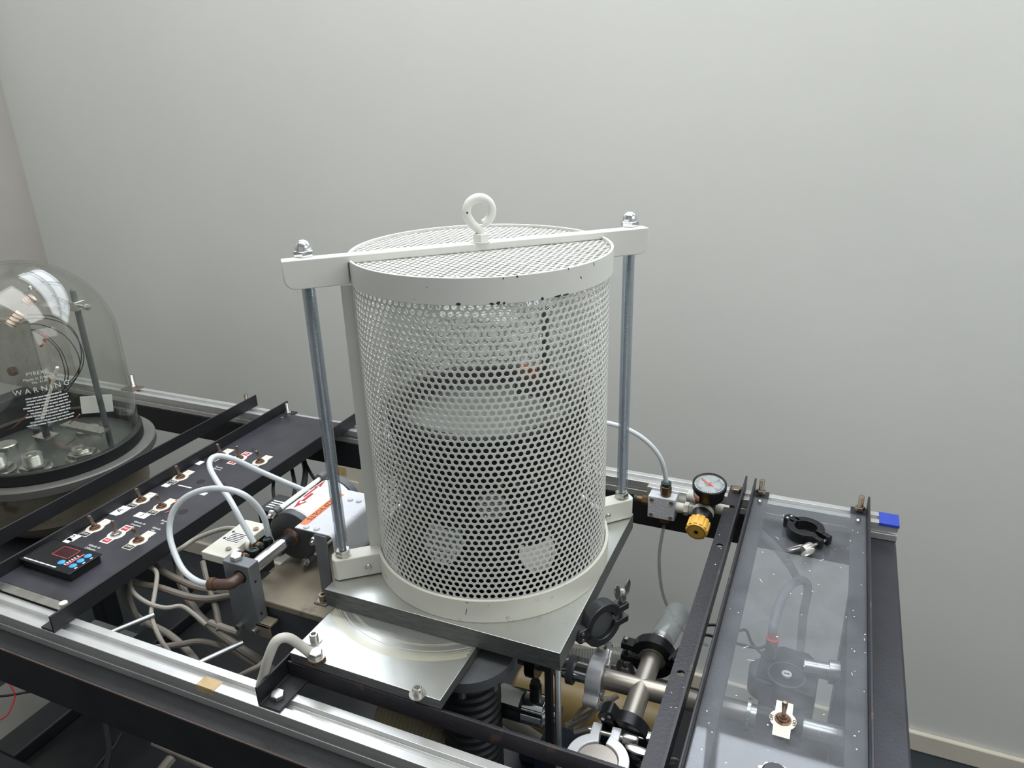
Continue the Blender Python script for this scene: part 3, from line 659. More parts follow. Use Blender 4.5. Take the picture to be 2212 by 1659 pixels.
for a,b in (([-0.9295,0.03,0.2117],[-0.9208,0.05,0.2294]),([-0.9091,0.055,0.2465],[-0.9005,0.065,0.2554])):
    obj('ceramic_rod',MB().cyl(a,b,.0078,18),m_ceramic,t)
    A_=Vector(a);B_=Vector(b);mm=fr(B_-A_,a);L_=(B_-A_).length
    obj('copper_winding',MB().tube([tuple(mm@Vector((.0086*math.cos(q*.7),.0086*math.sin(q*.7),L_*q/36))) for q in range(37)],.0008,6),m_copper,t)
obj('top_tab',MB().box(-.012,.016,-.004,.004,-.0007,.0007,Matrix.Translation([-0.9051,0.065,0.2649])@Matrix.Rotation(R(-12),4,'Y')),m_steel,t)
obj('ball_screw',MB().sphere([-0.9012,0.065,0.2718],.004),m_steel,t)
t=thing('bead_string','string of white ceramic beads leaning inside the bell jar','beads',[-0.8993,0.02,0.0384])
a=Vector([-0.8962,0.02,0.0434]);b=Vector([-0.8322,0.03,0.1465])
for i in range(15):
    q=a+(b-a)*((i+.5)/15); 
    obj('bead',MB().lathe([(.0001,-.0042),(.0026,-.0038),(.0032,0),(.0026,.0038),(.0001,.0042)],10,fr(b-a,q)),m_ceramic,t)
obj('base_clamp',MB().cyl(a-Vector((0,0,.034)),a-Vector((0,0,.004)),.006,14),m_black,t)
obj('base_tab',MB().box(a.x-.022,a.x+.016,a.y-.014,a.y+.014,a.z-.034,a.z-.032),m_steel,t)
for i,(uv,rr) in enumerate(((((60,745),(90,700),(140,705),(185,755),(175,800),(120,860)),0),(((45,695),(100,688),(160,720),(190,790),(165,850),(125,880)),0),(((40,708),(95,715),(140,765),(150,815),(120,850),(100,880)),0),(((60,690),(120,690),(175,740),(186,780),(160,830)),0),(((135,665),(165,690),(188,730),(192,755)),0))):
    pass
WR=[[[-0.9612,0.07,0.1994],[-0.8986,0.066,0.2049],[-0.839,0.062,0.1926],[-0.8111,0.058,0.1588],[-0.8201,0.054,0.1248],[-0.8616,0.05,0.0857]],[[-0.9512,0.07,0.2091],[-0.8816,0.066,0.2184],[-0.8218,0.062,0.2085],[-0.7969,0.058,0.1672],[-0.8137,0.054,0.1299],[-0.8582,0.05,0.095]],[[-0.968,0.07,0.1918],[-0.904,0.066,0.1907],[-0.8607,0.062,0.1647],[-0.8484,0.058,0.1286],[-0.8572,0.054,0.1025],[-0.8741,0.05,0.084]],[[-0.9349,0.07,0.2191],[-0.8621,0.066,0.2235],[-0.8121,0.062,0.2037],[-0.804,0.058,0.1596],[-0.8314,0.054,0.119],[-0.8851,0.05,0.087]],[[-0.9721,0.07,0.1879],[-0.9166,0.066,0.1894],[-0.8695,0.062,0.1663],[-0.857,0.058,0.1275],[-0.8634,0.054,0.1017]]]
for i,w_ in enumerate(WR): wire('black_wire','thin black wire loop number %s curving inside the bell jar'%'one two three four five'.split()[i],w_,.0009,m_cabled,'wire','black wires inside the bell jar')
CW=[[[-0.8745,0.05,0.1985],[-0.873,0.05,0.1903],[-0.8806,0.05,0.1793],[-0.892,0.05,0.1712]],[[-0.9345,0.05,0.1491],[-0.9345,0.05,0.143],[-0.9435,0.05,0.1357]],[[-1.085,0.05,-0.0279],[-1.036,0.05,-0.0073],[-0.9827,0.05,0.0269]],[[-0.9314,0.05,-0.0223],[-0.9007,0.05,-0.0238],[-0.8621,0.05,-0.0013]],[[-0.9229,0.05,0.0773],[-0.8969,0.05,0.0943],[-0.8939,0.05,0.1152],[-0.9009,0.05,0.1161]],[[-0.871,0.05,0.0252],[-0.8524,0.05,0.0373],[-0.8365,0.05,0.0488]]]
for i,w_ in enumerate(CW): wire('copper_wire',('curled copper scrap hanging high in the bell jar','small copper scrap beside the metal shield','copper wire running off left at the jar base','copper wire curling near the front feedthrough','curved copper wire beside the bead string','copper wire end in front of the white card')[i],w_,.0022 if i<2 else .0009,m_copper,'wire','copper wires inside the bell jar')
# ---------------------------------------------------------------- valve body, cylinder and its cover
t=thing('valve_body','dusty flat metal valve body beside the square plate','valve body',(-.23,0,-.10))
obj('body_top',MB().box(-.292,-.1605,-.160,.165,-.052,-.042),m_dust,t,bevel=.0015)
obj('body_block',MB().box(-.286,-.1605,-.155,.160,-.105,-.052),m_greyd,t,bevel=.0015)
obj('side_bracket',MB().box(-.262,-.240,-.178,-.160,-.070,-.066).box(-.262,-.240,-.178,-.175,-.086,-.066),m_dust,t,bevel=.0008)
m_endcap=M('dark_end_cap',(66,67,70),.42,.2,.1,40)
AX=-.268; AZ=.006; AR=.0365
t=thing('air_cylinder','white pneumatic cylinder with dark end cap and polished rod beside the cage','air cylinder',(AX,0,AZ-AR))
Ym=lambda y:Matrix.Translation((AX,y,AZ))@Matrix.Rotation(R(-90),4,'X')
obj('barrel',MB().lathe([(AR-.0015,0),(AR-.0015,.092)],64,Ym(-.070)),m_steel,t)
obj('end_cap',MB().lathe([(.008,0),(AR-.001,0),(AR,.001),(AR,.011),(AR-.001,.012)],64,Ym(-.082)),m_endcap,t)
obj('end_cap',MB().lathe([(AR,0),(AR,.012),(AR-.001,.013),(.0001,.013)],64,Ym(.020)),m_greyd,t)
obj('rod_seal',MB().ring(.0092,.0125,0,.003,32,Ym(-.085)),m_rust,t)
obj('piston_rod',MB().cyl((AX,-.176,AZ),(AX,-.08,AZ),.0090,32),m_chrome,t)
def arcsheet(a0,a1,y0,y1,r,mat,nm,parent,n=18):
    v=[];f=[]
    for i in range(n+1):
        a=R(a0+(a1-a0)*i/n)
        for y in (y0,y1): v.append((AX+r*math.cos(a),y,AZ+r*math.sin(a)))
    for i in range(n): f.append((2*i,2*i+1,2*i+3,2*i+2))
    mb=MB(); mb.add(v,f); return obj(nm,mb,mat,parent)
arcsheet(40,128,-.068,.018,AR-.0011,m_white,'wrap_label',t)
def arrow(y0,y1,a,w,parent):
    d=1 if y1>y0 else -1; hd=.020; v=[]
    for y,ww in ((y0,w*.35),(y1-d*hd,w*.35),(y1-d*hd,w),(y1,0),(y1-d*hd,-w),(y1-d*hd,-w*.35),(y0,-w*.35)):
        q=R(a)+ww/AR; v.append((AX+(AR-.0006)*math.cos(q),y,AZ+(AR-.0006)*math.sin(q)))
    mb=MB(); mb.add(v,[(0,1,5,6),(2,3,4),(1,2,4,5)]); obj('red_arrow',mb,m_red,parent,flat=True)
arrow(-.024,-.066,96,.0075,t); arrow(-.034,.016,108,.0070,t)
for a in (130,5,-60,-130):
    x=AX+(AR+.004)*math.cos(R(a)); z=AZ+(AR+.004)*math.sin(R(a))
    o=obj('tie_rod',MB().cyl((x,-.080,z),(x,.030,z),.0032,14),m_white if a==130 else m_steel,t)
    obj('nut',MB().hexa((x,-.082,z),(0,-1,0),.0105,.005).cyl((x,-.087,z),(x,-.092,z),.003,12),m_steel,o)
    obj('ear',MB().cyl((x,-.081,z),(x,-.071,z),.0068,20).cyl((x,.021,z),(x,.032,z),.0075,20),m_greyd,o)
t=thing('rod_end_block','upright grey metal block at the end of the polished cylinder rod','block',(-.278,-.170,-.083))
obj('block',MB().box(-.2995,-.2570,-.1775,-.1590,-.0835,.0205),m_greyb,t,bevel=.0012)
hexbolt(t,-.285,-.167,.0205,.014,.006,False)
obj('port_hole',MB().lathe([(.0095,0),(.0095,.0006),(.0001,.0006)],24,fr((0,-1,0),(-.273,-.1774,.003))),m_ink,t)
for x,z in ((-.262,-.005),(-.262,-.055)): obj('dowel_hole',MB().lathe([(.0018,0),(.0018,.0005),(.0001,.0005)],12,fr((1,0,0),(-.2570,-.170,z))),m_ink,t)
for x in (-.287,-.262): obj('socket_screw',MB().lathe([(.0042,0),(.0042,.009),(.0026,.009),(.0026,.005),(.0001,.005)],18,fr((0,-1,0),(x,-.1774,-.075))),m_steel,t)
t=thing('brown_elbow','brown plastic elbow fitting in the front of the upright grey block','fitting',(-.285,-.19,-.005))
eb=MB().tube(spline([(-.273,-.177,.003),(-.273,-.188,.003),(-.277,-.194,.002),(-.287,-.196,.000),(-.303,-.1965,-.003)],6),.0072,14)
obj('elbow_body',eb,M('brown_fitting',(84,66,58),.4,.2),t); obj('elbow_collar',MB().cyl((-.297,-.1963,-.002),(-.306,-.1967,-.0035),.0082,20),m_brass,t)
CY=[[-0.2967,-0.196,-0.002],[-0.3336,-0.19,-0.0124],[-0.3645,-0.185,-0.0044],[-0.3913,-0.172,0.0168],[-0.4039,-0.16,0.0355],[-0.4013,-0.15,0.0568],[-0.3865,-0.14,0.0743],[-0.3611,-0.13,0.086],[-0.3289,-0.125,0.0912],[-0.3034,-0.12,0.0853],[-0.2931,-0.11,0.0644],[-0.2885,-0.105,0.0419],[-0.2924,-0.1,0.014]]
tag(obj('air_tube',MB().tube(spline(CY,8),.0040,12),m_tube),'milky air tube looping from the brown elbow over the panel edge','tube','milky air tubes')
CY=[[-0.2995,-0.12,0.0114],[-0.3211,-0.115,0.0405],[-0.3458,-0.105,0.0621],[-0.3757,-0.092,0.0745],[-0.398,-0.08,0.086],[-0.405,-0.07,0.0937],[-0.405,-0.055,0.0923],[-0.3928,-0.04,0.082],[-0.3723,-0.02,0.0584],[-0.3456,-0.005,0.0388],[-0.318,0.01,0.0199],[-0.2937,0.025,0.0032]]
tag(obj('air_tube',MB().tube(spline(CY,8),.0040,12),m_tube),'milky air tube with a sharp hairpin bend above the black panel','tube','milky air tubes')
t=thing('solenoid_valve','beige topped valve block with a printed label and slotted screws','valve',(-.348,-.105,-.06))
obj('valve_top',MB().box(-.3675,-.3265,-.1495,-.0625,-.012,0),m_beige,t,bevel=.001)
obj('valve_base',MB().box(-.3655,-.3285,-.1475,-.0645,-.052,-.012),m_black,t,bevel=.001)
obj('paper_label',MB().box(-.3585,-.334,-.1185,-.0945,0,.0003),m_white,t)
mb=MB()
for i in range(6): bars(mb,-.357,-.115+.0036*i,.022,.0016,40+i,.0005)
obj('fine_print',mb,m_ink,t)['kind']='stuff'
for x,y in ((-.335,-.132),(-.334,-.079),(-.3605,-.112),(-.3605,-.095)):
    sl=x>-.34; obj('slotted_screw' if sl else 'screw_hole',MB().lathe([(.0038 if sl else .0022,0),(.0038 if sl else .0022,.0022 if sl else .0004),(.0001,.0024 if sl else .0004)],18,Matrix.Translation((x,y,0))),m_rustst if sl else m_ink,t)
for y in (-.131,-.103):
    o=obj('push_fitting',MB().lathe([(.0075,0),(.0075,.010),(.0082,.010),(.0082,.013),(.0055,.013),(.0055,.018)],20,fr((1,0,0),(-.3265,y,-.008))).hexa((-.3135,y,-.008),(1,0,0),.012,.008),m_brass,t)
    obj('fitting_elbow',MB().tube(spline([(-.308,y,-.008),(-.298,y,-.007),(-.292,y,-.001),(-.291,y,.009)],5),.0064,14),m_blkpl,o)
    obj('release_collar',MB().ring(.0040,.0056,0,.0022,20,Matrix.Translation((-.291,y,.008))),m_teal,o)
    obj('white_collar',MB().ring(.0076,.0095,0,.006,24,fr((1,0,0),(-.3262,y,-.008))),m_white,o)
k=[-0.3774,0.0134,-0.02]
t=thing('coil_box','black solenoid coil with white print behind the beige valve','coil',(k[0],k[1],-.05))
obj('coil_body',MB().box(k[0]-.020,k[0]+.022,k[1]-.022,k[1]+.028,-.052,-.02),m_blkpl,t,bevel=.002)
mb=MB()
for i in range(4): bars(mb,k[0]-.012,k[1]-.010+.006*i,.028,.003,60+i,-.0195)
mb.v=[(x,y,-.0198 if z==0 else -.0195) for x,y,z in mb.v]; obj('print',mb,m_inkw,t)['kind']='stuff'
# bent sheet cover over the cylinder
t=thing('sheet_cover','bent grey sheet metal cover with rivets and an orange voltage label','cover',(-.19,-.07,-.042))
pr=[(-.223,.0545)]+[(-.172+.008*math.sin(R(a)),.0465+.008*math.cos(R(a))) for a in (0,15,30,45,60,75,90)]+[(-.164,-.0415),(-.1655,-.0415)]+[(-.172+.0065*math.sin(R(a)),.0465+.0065*math.cos(R(a))) for a in (90,75,60,45,30,15,0)]+[(-.223,.053)]
obj('bent_sheet',MB().prism(pr,.017,.122,Matrix(((1,0,0,0),(0,0,-1,0),(0,1,0,0),(0,0,0,1)))),m_grey,t)
for u in [[-0.2088,-0.1167,0.0545],[-0.1937,-0.1156,0.0545],[-0.1954,-0.0387,0.0545],[-0.1825,-0.0378,0.0545]]: obj('rivet',MB().lathe([(.0042,0),(.0038,.0016),(.0022,.0026),(.0001,.003)],18,Matrix.Translation((u[0],u[1],.0545))),m_grey,t)
lo=obj('orange_label',MB().box(-.2228,-.2118,-.1130,-.030,.0545,.0548),m_orange,t)
obj('lettering',text_mb('220 VOLTS',.0108),m_ink,lo,xf=Matrix.Translation((-.2172,-.076,.0549))@Matrix.Rotation(R(-90),4,'Z'))
t=thing('strip_bracket','flat blue-grey strip leg with a screwed foot under the cover','bracket',(-.182,-.126,-.042))
obj('strip',MB().box(-.193,-.174,-.124,-.1215,-.042,.052).box(-.193,-.174,-.142,-.124,-.042,-.0395),m_greyb,t,bevel=.0008)
obj('socket_screw',MB().lathe([(.0052,0),(.0052,.009),(.003,.009),(.003,.005),(.0001,.005)],20,Matrix.Translation((-.1835,-.1335,-.0395))).ring(.005,.008,-.0001,.0012,24,Matrix.Translation((-.1835,-.1335,-.0395))),m_rustst,t)
t=tag(obj('paper_sheet',MB().box(-.157,-.128,-.062,.03,.0003,.0009,Matrix.Translation((0,0,0))),m_white),'folded white paper lying on the plate behind the left lug','paper')
k=[-0.8879,0.0151,-0.15]
t=thing('power_unit','dark electronics box with a beige label in the gap between two angle bars','box',(k[0],k[1],-.30))
obj('box_body',MB().box(k[0]-.050,k[0]+.055,k[1]-.15,k[1]+.16,-.30,-.155),m_black,t,bevel=.003)
obj('beige_label',MB().box(k[0]-.012,k[0]+.016,k[1]-.018,k[1]+.045,-.155,-.1545),m_hosed,t)
obj('round_connector',MB().ring(.006,.0105,0,.010,24,Matrix.Translation((k[0]-.012,k[1]-.060,-.155))),m_brass,t)
obj('circuit_board',MB().box(k[0]-.014,k[0]+.018,k[1]+.060,k[1]+.110,-.155,-.153),M('green_board',(34,58,44),.5),t)
# ---------------------------------------------------------------- wall outlet
t=thing('wall_outlet','yellowed wall socket plate low on the wall behind the bench','outlet',(-.80,WY,-.455))
obj('outlet_plate',MB().prism(rrect(.094,.135,.006),0,.010,Matrix.Translation((-.795,WY,-.452))@Matrix.Rotation(R(90),4,'X')),m_skirt,t,bevel=.002)
obj('socket_face',MB().prism(rrect(.058,.062,.004),.010,.013,Matrix.Translation((-.80,WY,-.468))@Matrix.Rotation(R(90),4,'X')),m_beige,t)
obj('old_tape',MB().box(-.838,-.808,WY-.0106,WY-.010,-.425,-.398),m_tape,t)
t=tag(obj('power_plug',MB().box(-.832,-.789,WY-.075,WY-.0131,-.500,-.462),m_grey,bevel=.006),'grey power plug in the yellowed wall socket','plug')
# ---------------------------------------------------------------- regulator and manifold on the back rail
kb=[0.1563,0.315,-0.0841]; bx,bz=kb[0],kb[2]
t=thing('manifold_block','square aluminium manifold block with brass fittings on the back rail','manifold',(bx,.33,bz-.02))
obj('block',MB().box(bx-.0225,bx+.0225,.315,.338,bz-.020,bz+.020),m_grey,t,bevel=.0012)
obj('mount_plate',MB().box(bx-.030,bx+.048,.338,.3505,bz-.002,bz+.024),m_alu,t,bevel=.001)
for x in (-.016,.016):
    for z in (-.014,.014): obj('screw',MB().lathe([(.0034,0),(.0032,.0012),(.0001,.0018)],14,fr((0,-1,0),(bx+x,.315,bz+z))),m_steel,t)
o=obj('brass_fitting',MB().cyl((bx+.004,.327,bz+.020),(bx+.004,.327,bz+.030),.0085,18).hexa((bx+.004,.327,bz+.024),(0,0,1),.0165,.014),m_brass,t)
obj('green_collar',MB().lathe([(.0075,0),(.0085,.002),(.0085,.006),(.005,.0075)],20,Matrix.Translation((bx+.004,.327,bz+.038))),m_teal,o)
o=obj('brass_fitting',MB().hexa((bx-.0225,.327,bz+.004),(-1,0,0),.014,.012).cyl((bx-.034,.327,bz+.004),(bx-.044,.327,bz+.004),.006,16),m_brass,t)
obj('green_collar',MB().cyl((bx-.044,.327,bz+.004),(bx-.048,.327,bz+.004),.0078,18),m_teal,o)
obj('threaded_nipple',MB().lathe([(.0085,0),(.0085,.012),(.0078,.0125),(.0078,.0145),(.0085,.015),(.0085,.030)],20,fr((1,0,0),(bx+.0225,.326,bz+.002))).hexa((bx+.036,.326,bz+.002),(1,0,0),.019,.008),m_beige,t)
obj('lower_fitting',MB().cyl((bx+.004,.327,bz-.020),(bx+.004,.327,bz-.030),.008,16).hexa((bx+.004,.327,bz-.030),(0,0,1),.015,.008),m_brass,t)
T=[(bx+.004,.327,bz+.044)]+[[0.1542,0.322,-0.0053],[0.1411,0.318,0.0203],[0.1191,0.312,0.0425],[0.09,0.305,0.0582],[0.0567,0.3,0.0642],[0.0112,0.295,0.0609]]
tag(obj('air_tube',MB().tube(spline(T,8),.0040,12),m_tube),'white air tube arching from the brass fitting to behind the cage','tube')
T=[(bx+.004,.327,bz-.038)]+[[0.1543,0.33,-0.1858],[0.1592,0.34,-0.2577],[0.1735,0.35,-0.3099],[0.2023,0.36,-0.3573],[0.2449,0.36,-0.3753]]
tag(obj('air_tube',MB().tube(spline(T,8),.0028,10),m_ctube),'thin clear tube hanging below the manifold in front of the wall','tube')
k=[0.2282,0.3,-0.0586]; gx,gz_=k[0],k[2]
t=thing('pressure_regulator','black pressure regulator with round gauge and yellow adjusting knob','regulator',(gx,.30,gz_-.03))
obj('regulator_body',MB().lathe([(.0135,-.024),(.0155,-.022),(.0165,.012),(.012,.020),(.0001,.020)],28,Matrix.Translation((gx,.305,gz_))),m_blkpl,t)
obj('side_port',MB().cyl((gx+.012,.315,gz_-.006),(gx+.036,.315,gz_-.006),.0085,18).cyl((gx-.012,.318,gz_+.004),(gx-.03,.322,gz_+.004),.0095,18),m_beige,t)
ax=Vector((-.05,-1,-.22)).normalized(); q=Vector((gx,.30,gz_-.002))
obj('bonnet',MB().lathe([(.0165,0),(.0165,.020),(.0148,.028),(.013,.032)],30,fr(ax,q)),m_blkpl,t)
obj('bonnet_label',MB().ring(.0164,.0168,.006,.014,30,fr(ax,q)),m_beige,t)
pl=[]
for i in range(72):
    rr=.0172 if (i%6)<4 else .0155; a=2*PI*i/72; pl.append((rr*math.cos(a),rr*math.sin(a)))
kn=obj('adjusting_knob',MB().prism(pl,.032,.052,fr(ax,q)).lathe([(.0158,.052),(.0150,.0545),(.0001,.0545)],40,fr(ax,q)),m_yellow,t)
kn['label']='yellow adjusting knob'
obj('knob_bore',MB().lathe([(.0034,.0546),(.0034,.0549),(.0001,.0549)],18,fr(ax,q)),m_ink,kn)
obj('knob_groove',MB().ring(.0128,.0133,.0545,.0548,40,fr(ax,q)),m_rust,kn)
ga=Vector((.02,-.20,1)).normalized(); gq=Vector([0.2333,0.3,-0.0366])
g=obj('gauge_case',MB().lathe([(.0225,0),(.0235,.002),(.0235,.016),(.0262,.018),(.0262,.026),(.0245,.0275),(.0235,.0265),(.0235,.0240),(.0001,.0240)],48,fr(ga,gq)),m_blkpl,t)
obj('gauge_stem',MB().cyl(gq-ga*.022,gq+ga*.002,.0065,16),m_steel,g)
gd=obj('dial',MB().lathe([(.0232,.0241),(.0001,.0241)],40,fr(ga,gq)),m_dial,g)
mb=MB()
for i in range(31):
    a=R(-225+270*i/30); L0=.0175 if i%5 else .0160
    d=Vector((math.cos(a),math.sin(a),0)); n=Vector((-d.y,d.x,0))*.0003
    b=len(mb.v); mb.v+= [tuple(d*L0+n+Vector((0,0,.0243))),tuple(d*L0-n+Vector((0,0,.0243))),tuple(d*.0205-n+Vector((0,0,.0243))),tuple(d*.0205+n+Vector((0,0,.0243)))]; mb.f.append((b,b+1,b+2,b+3))
obj('dial_ticks',mb,m_ink,g,xf=fr(ga,gq),flat=True)['kind']='stuff'
obj('needle',MB().box(-.016,.007,-.0009,.0009,.0246,.0252).lathe([(.0028,.0246),(.0028,.0258),(.0001,.0258)],14),M('needle_red',(230,74,58),.4),g,xf=fr(ga,gq)@Matrix.Rotation(R(-38),4,'Z'))
obj('gauge_lens',MB().lathe([(.0238,.0262),(.0001,.0266)],40,fr(ga,gq)),m_glass,g)
obj('case_sticker',MB().lathe([(.0237,.003),(.0237,.013)],48,fr(ga,gq)),m_blkpl,g)
v=[];f=[]
for i in range(7):
    a=R(206+5*i)
    for z in (.003,.0085,.014): v.append((.0238*math.cos(a),.0238*math.sin(a),z))
for i in range(6): f.append((3*i+1,3*i+4,3*i+5,3*i+2))
mb=MB(); mb.add(v,f); obj('white_sticker',mb,m_white,g,xf=fr(ga,gq))
mb=MB(); mb.add(v,[(3*i,3*i+3,3*i+4,3*i+1) for i in range(6)]); obj('orange_sticker',mb,m_orange,g,xf=fr(ga,gq))
m_castdark=M('dark_cast_metal',(84,86,88),.3,.8,.1,30)
# ---------------------------------------------------------------- vacuum clamps and pipework
def cols(x,y,z,loc): return Matrix(((x[0],y[0],z[0],loc[0]),(x[1],y[1],z[1],loc[1]),(x[2],y[2],z[2],loc[2]),(0,0,0,1)))
def wing(mb,p,d,up,s=1.):
    d=Vector(d).normalized(); up=Vector(up).normalized(); p=Vector(p)
    mb.lathe([(.0045*s,0),(.0052*s,.002*s),(.0045*s,.010*s),(.0036*s,.012*s)],14,fr(d,p))
    for sg in (-1,1):
        c=[]
        for i in range(14):
            a=2*PI*i/14; c.append(p+d*(s*(.0135+.0095*math.cos(a)))+up*(sg*s*(.0078+.0030*math.sin(a)+.0012*math.cos(a)*sg*sg)))
        mb.tube(c,.0013*s,6,True)
        b=len(mb.v); nrm=d.cross(up)*.0008*s
        for sgn in (1,-1):
            mb.v+=[tuple(q+nrm*sgn) for q in c]
        mb.f+=[tuple(range(b,b+14)),tuple(range(b+27,b+13,-1))]
def kf_clamp(label,m,ro,ri,h,mat,side=1,group=None,fill=None,split=10,wup=None,reach=1.0,ws=.027):
    t=thing('ring_clamp',label,'clamp',tuple(m.translation),'ring clamps with wing nuts')
    def jaw(a0,a1):
        pl=[(ro*math.cos(R(a0+(a1-a0)*i/24)),ro*math.sin(R(a0+(a1-a0)*i/24))) for i in range(25)]+[(ri*math.cos(R(a1-(a1-a0)*i/24)),ri*math.sin(R(a1-(a1-a0)*i/24))) for i in range(25)]
        return MB().prism(pl,-h/2,h/2)
    w=ro*.30
    j=jaw(split,172); s0=ro*math.sin(R(split)); j.box(ri*.98,ro*1.42,s0,s0+w,-h*.45,h*.45); obj('jaw',j,mat,t,xf=m,bevel=.0008)
    j=jaw(-172,-split); j.box(ri*.98,ro*1.42,-s0-w,-s0,-h*.45,h*.45); obj('jaw',j,mat,t,xf=m,bevel=.0008)
    obj('hinge_link',MB().prism([(-ro*1.22+ro*.22*math.cos(R(a)),ro*.32*math.sin(R(a))) for a in range(90,271,15)]+[(-ri*1.05,-ro*.32),(-ri*1.05,ro*.32)],-h*.5,h*.5),mat,t,xf=m,bevel=.0008)
    hp=MB()
    for s in (-1,1): hp.lathe([(ro*.075,-h*.52),(ro*.075,h*.52),(ro*.05,h*.55),(.0001,h*.55)],12,Matrix.Translation((-ro*1.16,s*ro*.16,0)))
    obj('hinge_pin',hp,m_steel,t,xf=m)
    xs=ro*1.24
    obj('clamp_screw',MB().cyl((xs,-side*(s0+w+.004),0),(xs,side*(s0+w+.014+.003*reach),0),ro*.09,12),m_steel,t,xf=m)
    wn=MB(); wing(wn,(xs,side*(s0+w+.003*reach),0),(0,side,0),(1,0,0) if wup is None else wup,ro/ws)
    obj('wing_nut',wn,m_steel,t,xf=m)
    if fill: obj('blank_flange',MB().lathe([(ri*1.02,-h*.3),(ri*1.02,h*.12),(ri*.96,h*.16),(.0001,h*.16)],40),fill,t,xf=m)
    return t
a=R(-38)
kf_clamp('black ring clamp with silver wing nut lying on the acrylic sheet',cols((math.cos(a),math.sin(a),0),(-math.sin(a),math.cos(a),0),(0,0,1),(.379,.262,-.0437)),.0260,.0155,.0158,m_blkal,-1,wup=(1,0,.25),reach=4,ws=.0185)
kf_clamp('dark steel ring clamp with blank disc on the port right of the plate',cols((.515,.857,0),(0,0,1),(.857,-.515,0),(0.167,-0.0632,-0.0241)),.0285,.0185,.016,m_castdark,1,fill=m_greyd)
CX=(.2146,-.039,-.131)
t=thing('cross_fitting','brushed steel four-way vacuum cross under the bench frame','pipe fitting',CX)
cr=.0128
obj('cross_body',MB().cyl((.158,CX[1],CX[2]),(.345,CX[1]+.006,CX[2]),cr,32).cyl((CX[0],-.112,CX[2]),(CX[0],.022,CX[2]),cr,32),m_satin,t)
for p,ax in (((.160,CX[1],CX[2]),(1,0,0)),((.341,CX[1]+.006,CX[2]),(1,0,0)),((CX[0],-.112,CX[2]),(0,1,0)),((CX[0],.018,CX[2]),(0,1,0))):
    obj('end_flange',MB().ring(.008,.0195,0,.004,36,fr(ax,p)),m_steel,t)
kf_clamp('silver ring clamp with upright wing nut on the left arm of the cross',cols((0,.85,.53),(0,-.53,.85),(1,0,0),(.158,CX[1],CX[2])),.0268,.0180,.019,m_bright,1,wup=(0,0,1),ws=.020)
kf_clamp('black ring clamp on the rear arm of the steel cross',cols((-1,0,0),(0,0,-1),(0,-1,0),(CX[0],.024,CX[2])),.0295,.0175,.017,m_blkal,1,wup=(1,0,0))
kf_clamp('black ring clamp on the front arm of the steel cross',cols((.6,0,-.8),(-.8,0,-.6),(0,1,0),(CX[0],-.113,CX[2]-.004)),.0300,.0175,.018,m_blkal,-1)
kf_clamp('large bright ring clamp with blank disc at the bottom of the picture',cols((-.06,.998,0),(.998,.06,0),(0,0,-1),(0.1994,-0.1737,-0.122)),.0350,.0230,.016,m_bright,1,fill=None,wup=(1,0,0),ws=.024)
t=thing('blank_disc','polished steel blank disc inside the large bright ring clamp','disc',(0.1982,-0.1694,-0.127))
obj('disc',MB().lathe([(.0231,-.004),(.0231,.004),(.0220,.0052),(.0001,.0052)],48,Matrix.Translation((0.1994,-0.1737,-0.122))),m_satin,t)
t=thing('adapter_pipe','polished steel adapter pipe left of the cross with black rings','pipe',(.10,CX[1],CX[2]-.016))
obj('pipe',MB().lathe([(.0125,0),(.0125,.050),(.0150,.052),(.0150,.056),(.0125,.058),(.0125,.102)],32,fr((1,0,0),(.052,CX[1],CX[2]))),m_chrome,t)
obj('black_ring',MB().ring(.0126,.024,0,.014,40,fr((1,0,0),(.066,CX[1],CX[2]))),m_blkal,t)
obj('black_ring',MB().ring(.0126,.0185,0,.008,36,fr((1,0,0),(.120,CX[1],CX[2]))),m_greyd,t)
t=thing('pipe_run','silver pipe with black joint bands under the acrylic sheet','pipe',(.39,-.033,CX[2]-.016))
obj('pipe',MB().cyl((.345,-.033,CX[2]),(.446,-.030,CX[2]),.0135,28),m_steel,t)
for x in (.352,.385): obj('joint_band',MB().ring(.0136,.0205,0,.018,36,fr((1,0,0),(x,-.033,CX[2]))),m_blkal,t)
# clear hose end behind the cross and ribbed hose
hp=[[0.2188,0.0232,-0.12],[0.2212,0.0499,-0.12],[0.224,0.077,-0.12]]
t=thing('hose_stub','clear grey hose end with a steel sleeve behind the cross','hose',tuple(hp[0]))
d=Vector(hp[2])-Vector(hp[0])
obj('steel_sleeve',MB().cyl((CX[0],.028,CX[2]),tuple(Vector((CX[0],.028,CX[2]))+Vector((.004,.030,.002))),.0150,28),m_steel,t)
p0=Vector((CX[0]+.002,.050,CX[2]+.001)); p1=p0+Vector((.012,.075,.003))
obj('hose_end',MB().lathe([(.0165,0),(.0175,.004),(.0175,.062),(.016,.071),(.011,.077),(.0001,.079)],30,fr(p1-p0,p0)),m_ctube,t)
rp=[[0.1939,0.0725,-0.16],[0.182,0.0549,-0.16],[0.1602,0.0385,-0.16],[0.1374,0.0266,-0.16],[0.1135,0.0182,-0.16],[0.082,0.0116,-0.16]]
sp=spline(rp,14); rad=[.0110+.0012*(1 if i%2 else -1)*.8 for i in range(len(sp))]
tag(obj('ribbed_hose',MB().tube(sp,.011,14,False,rad),m_ctube),'clear ribbed hose running left behind the steel cross','hose')
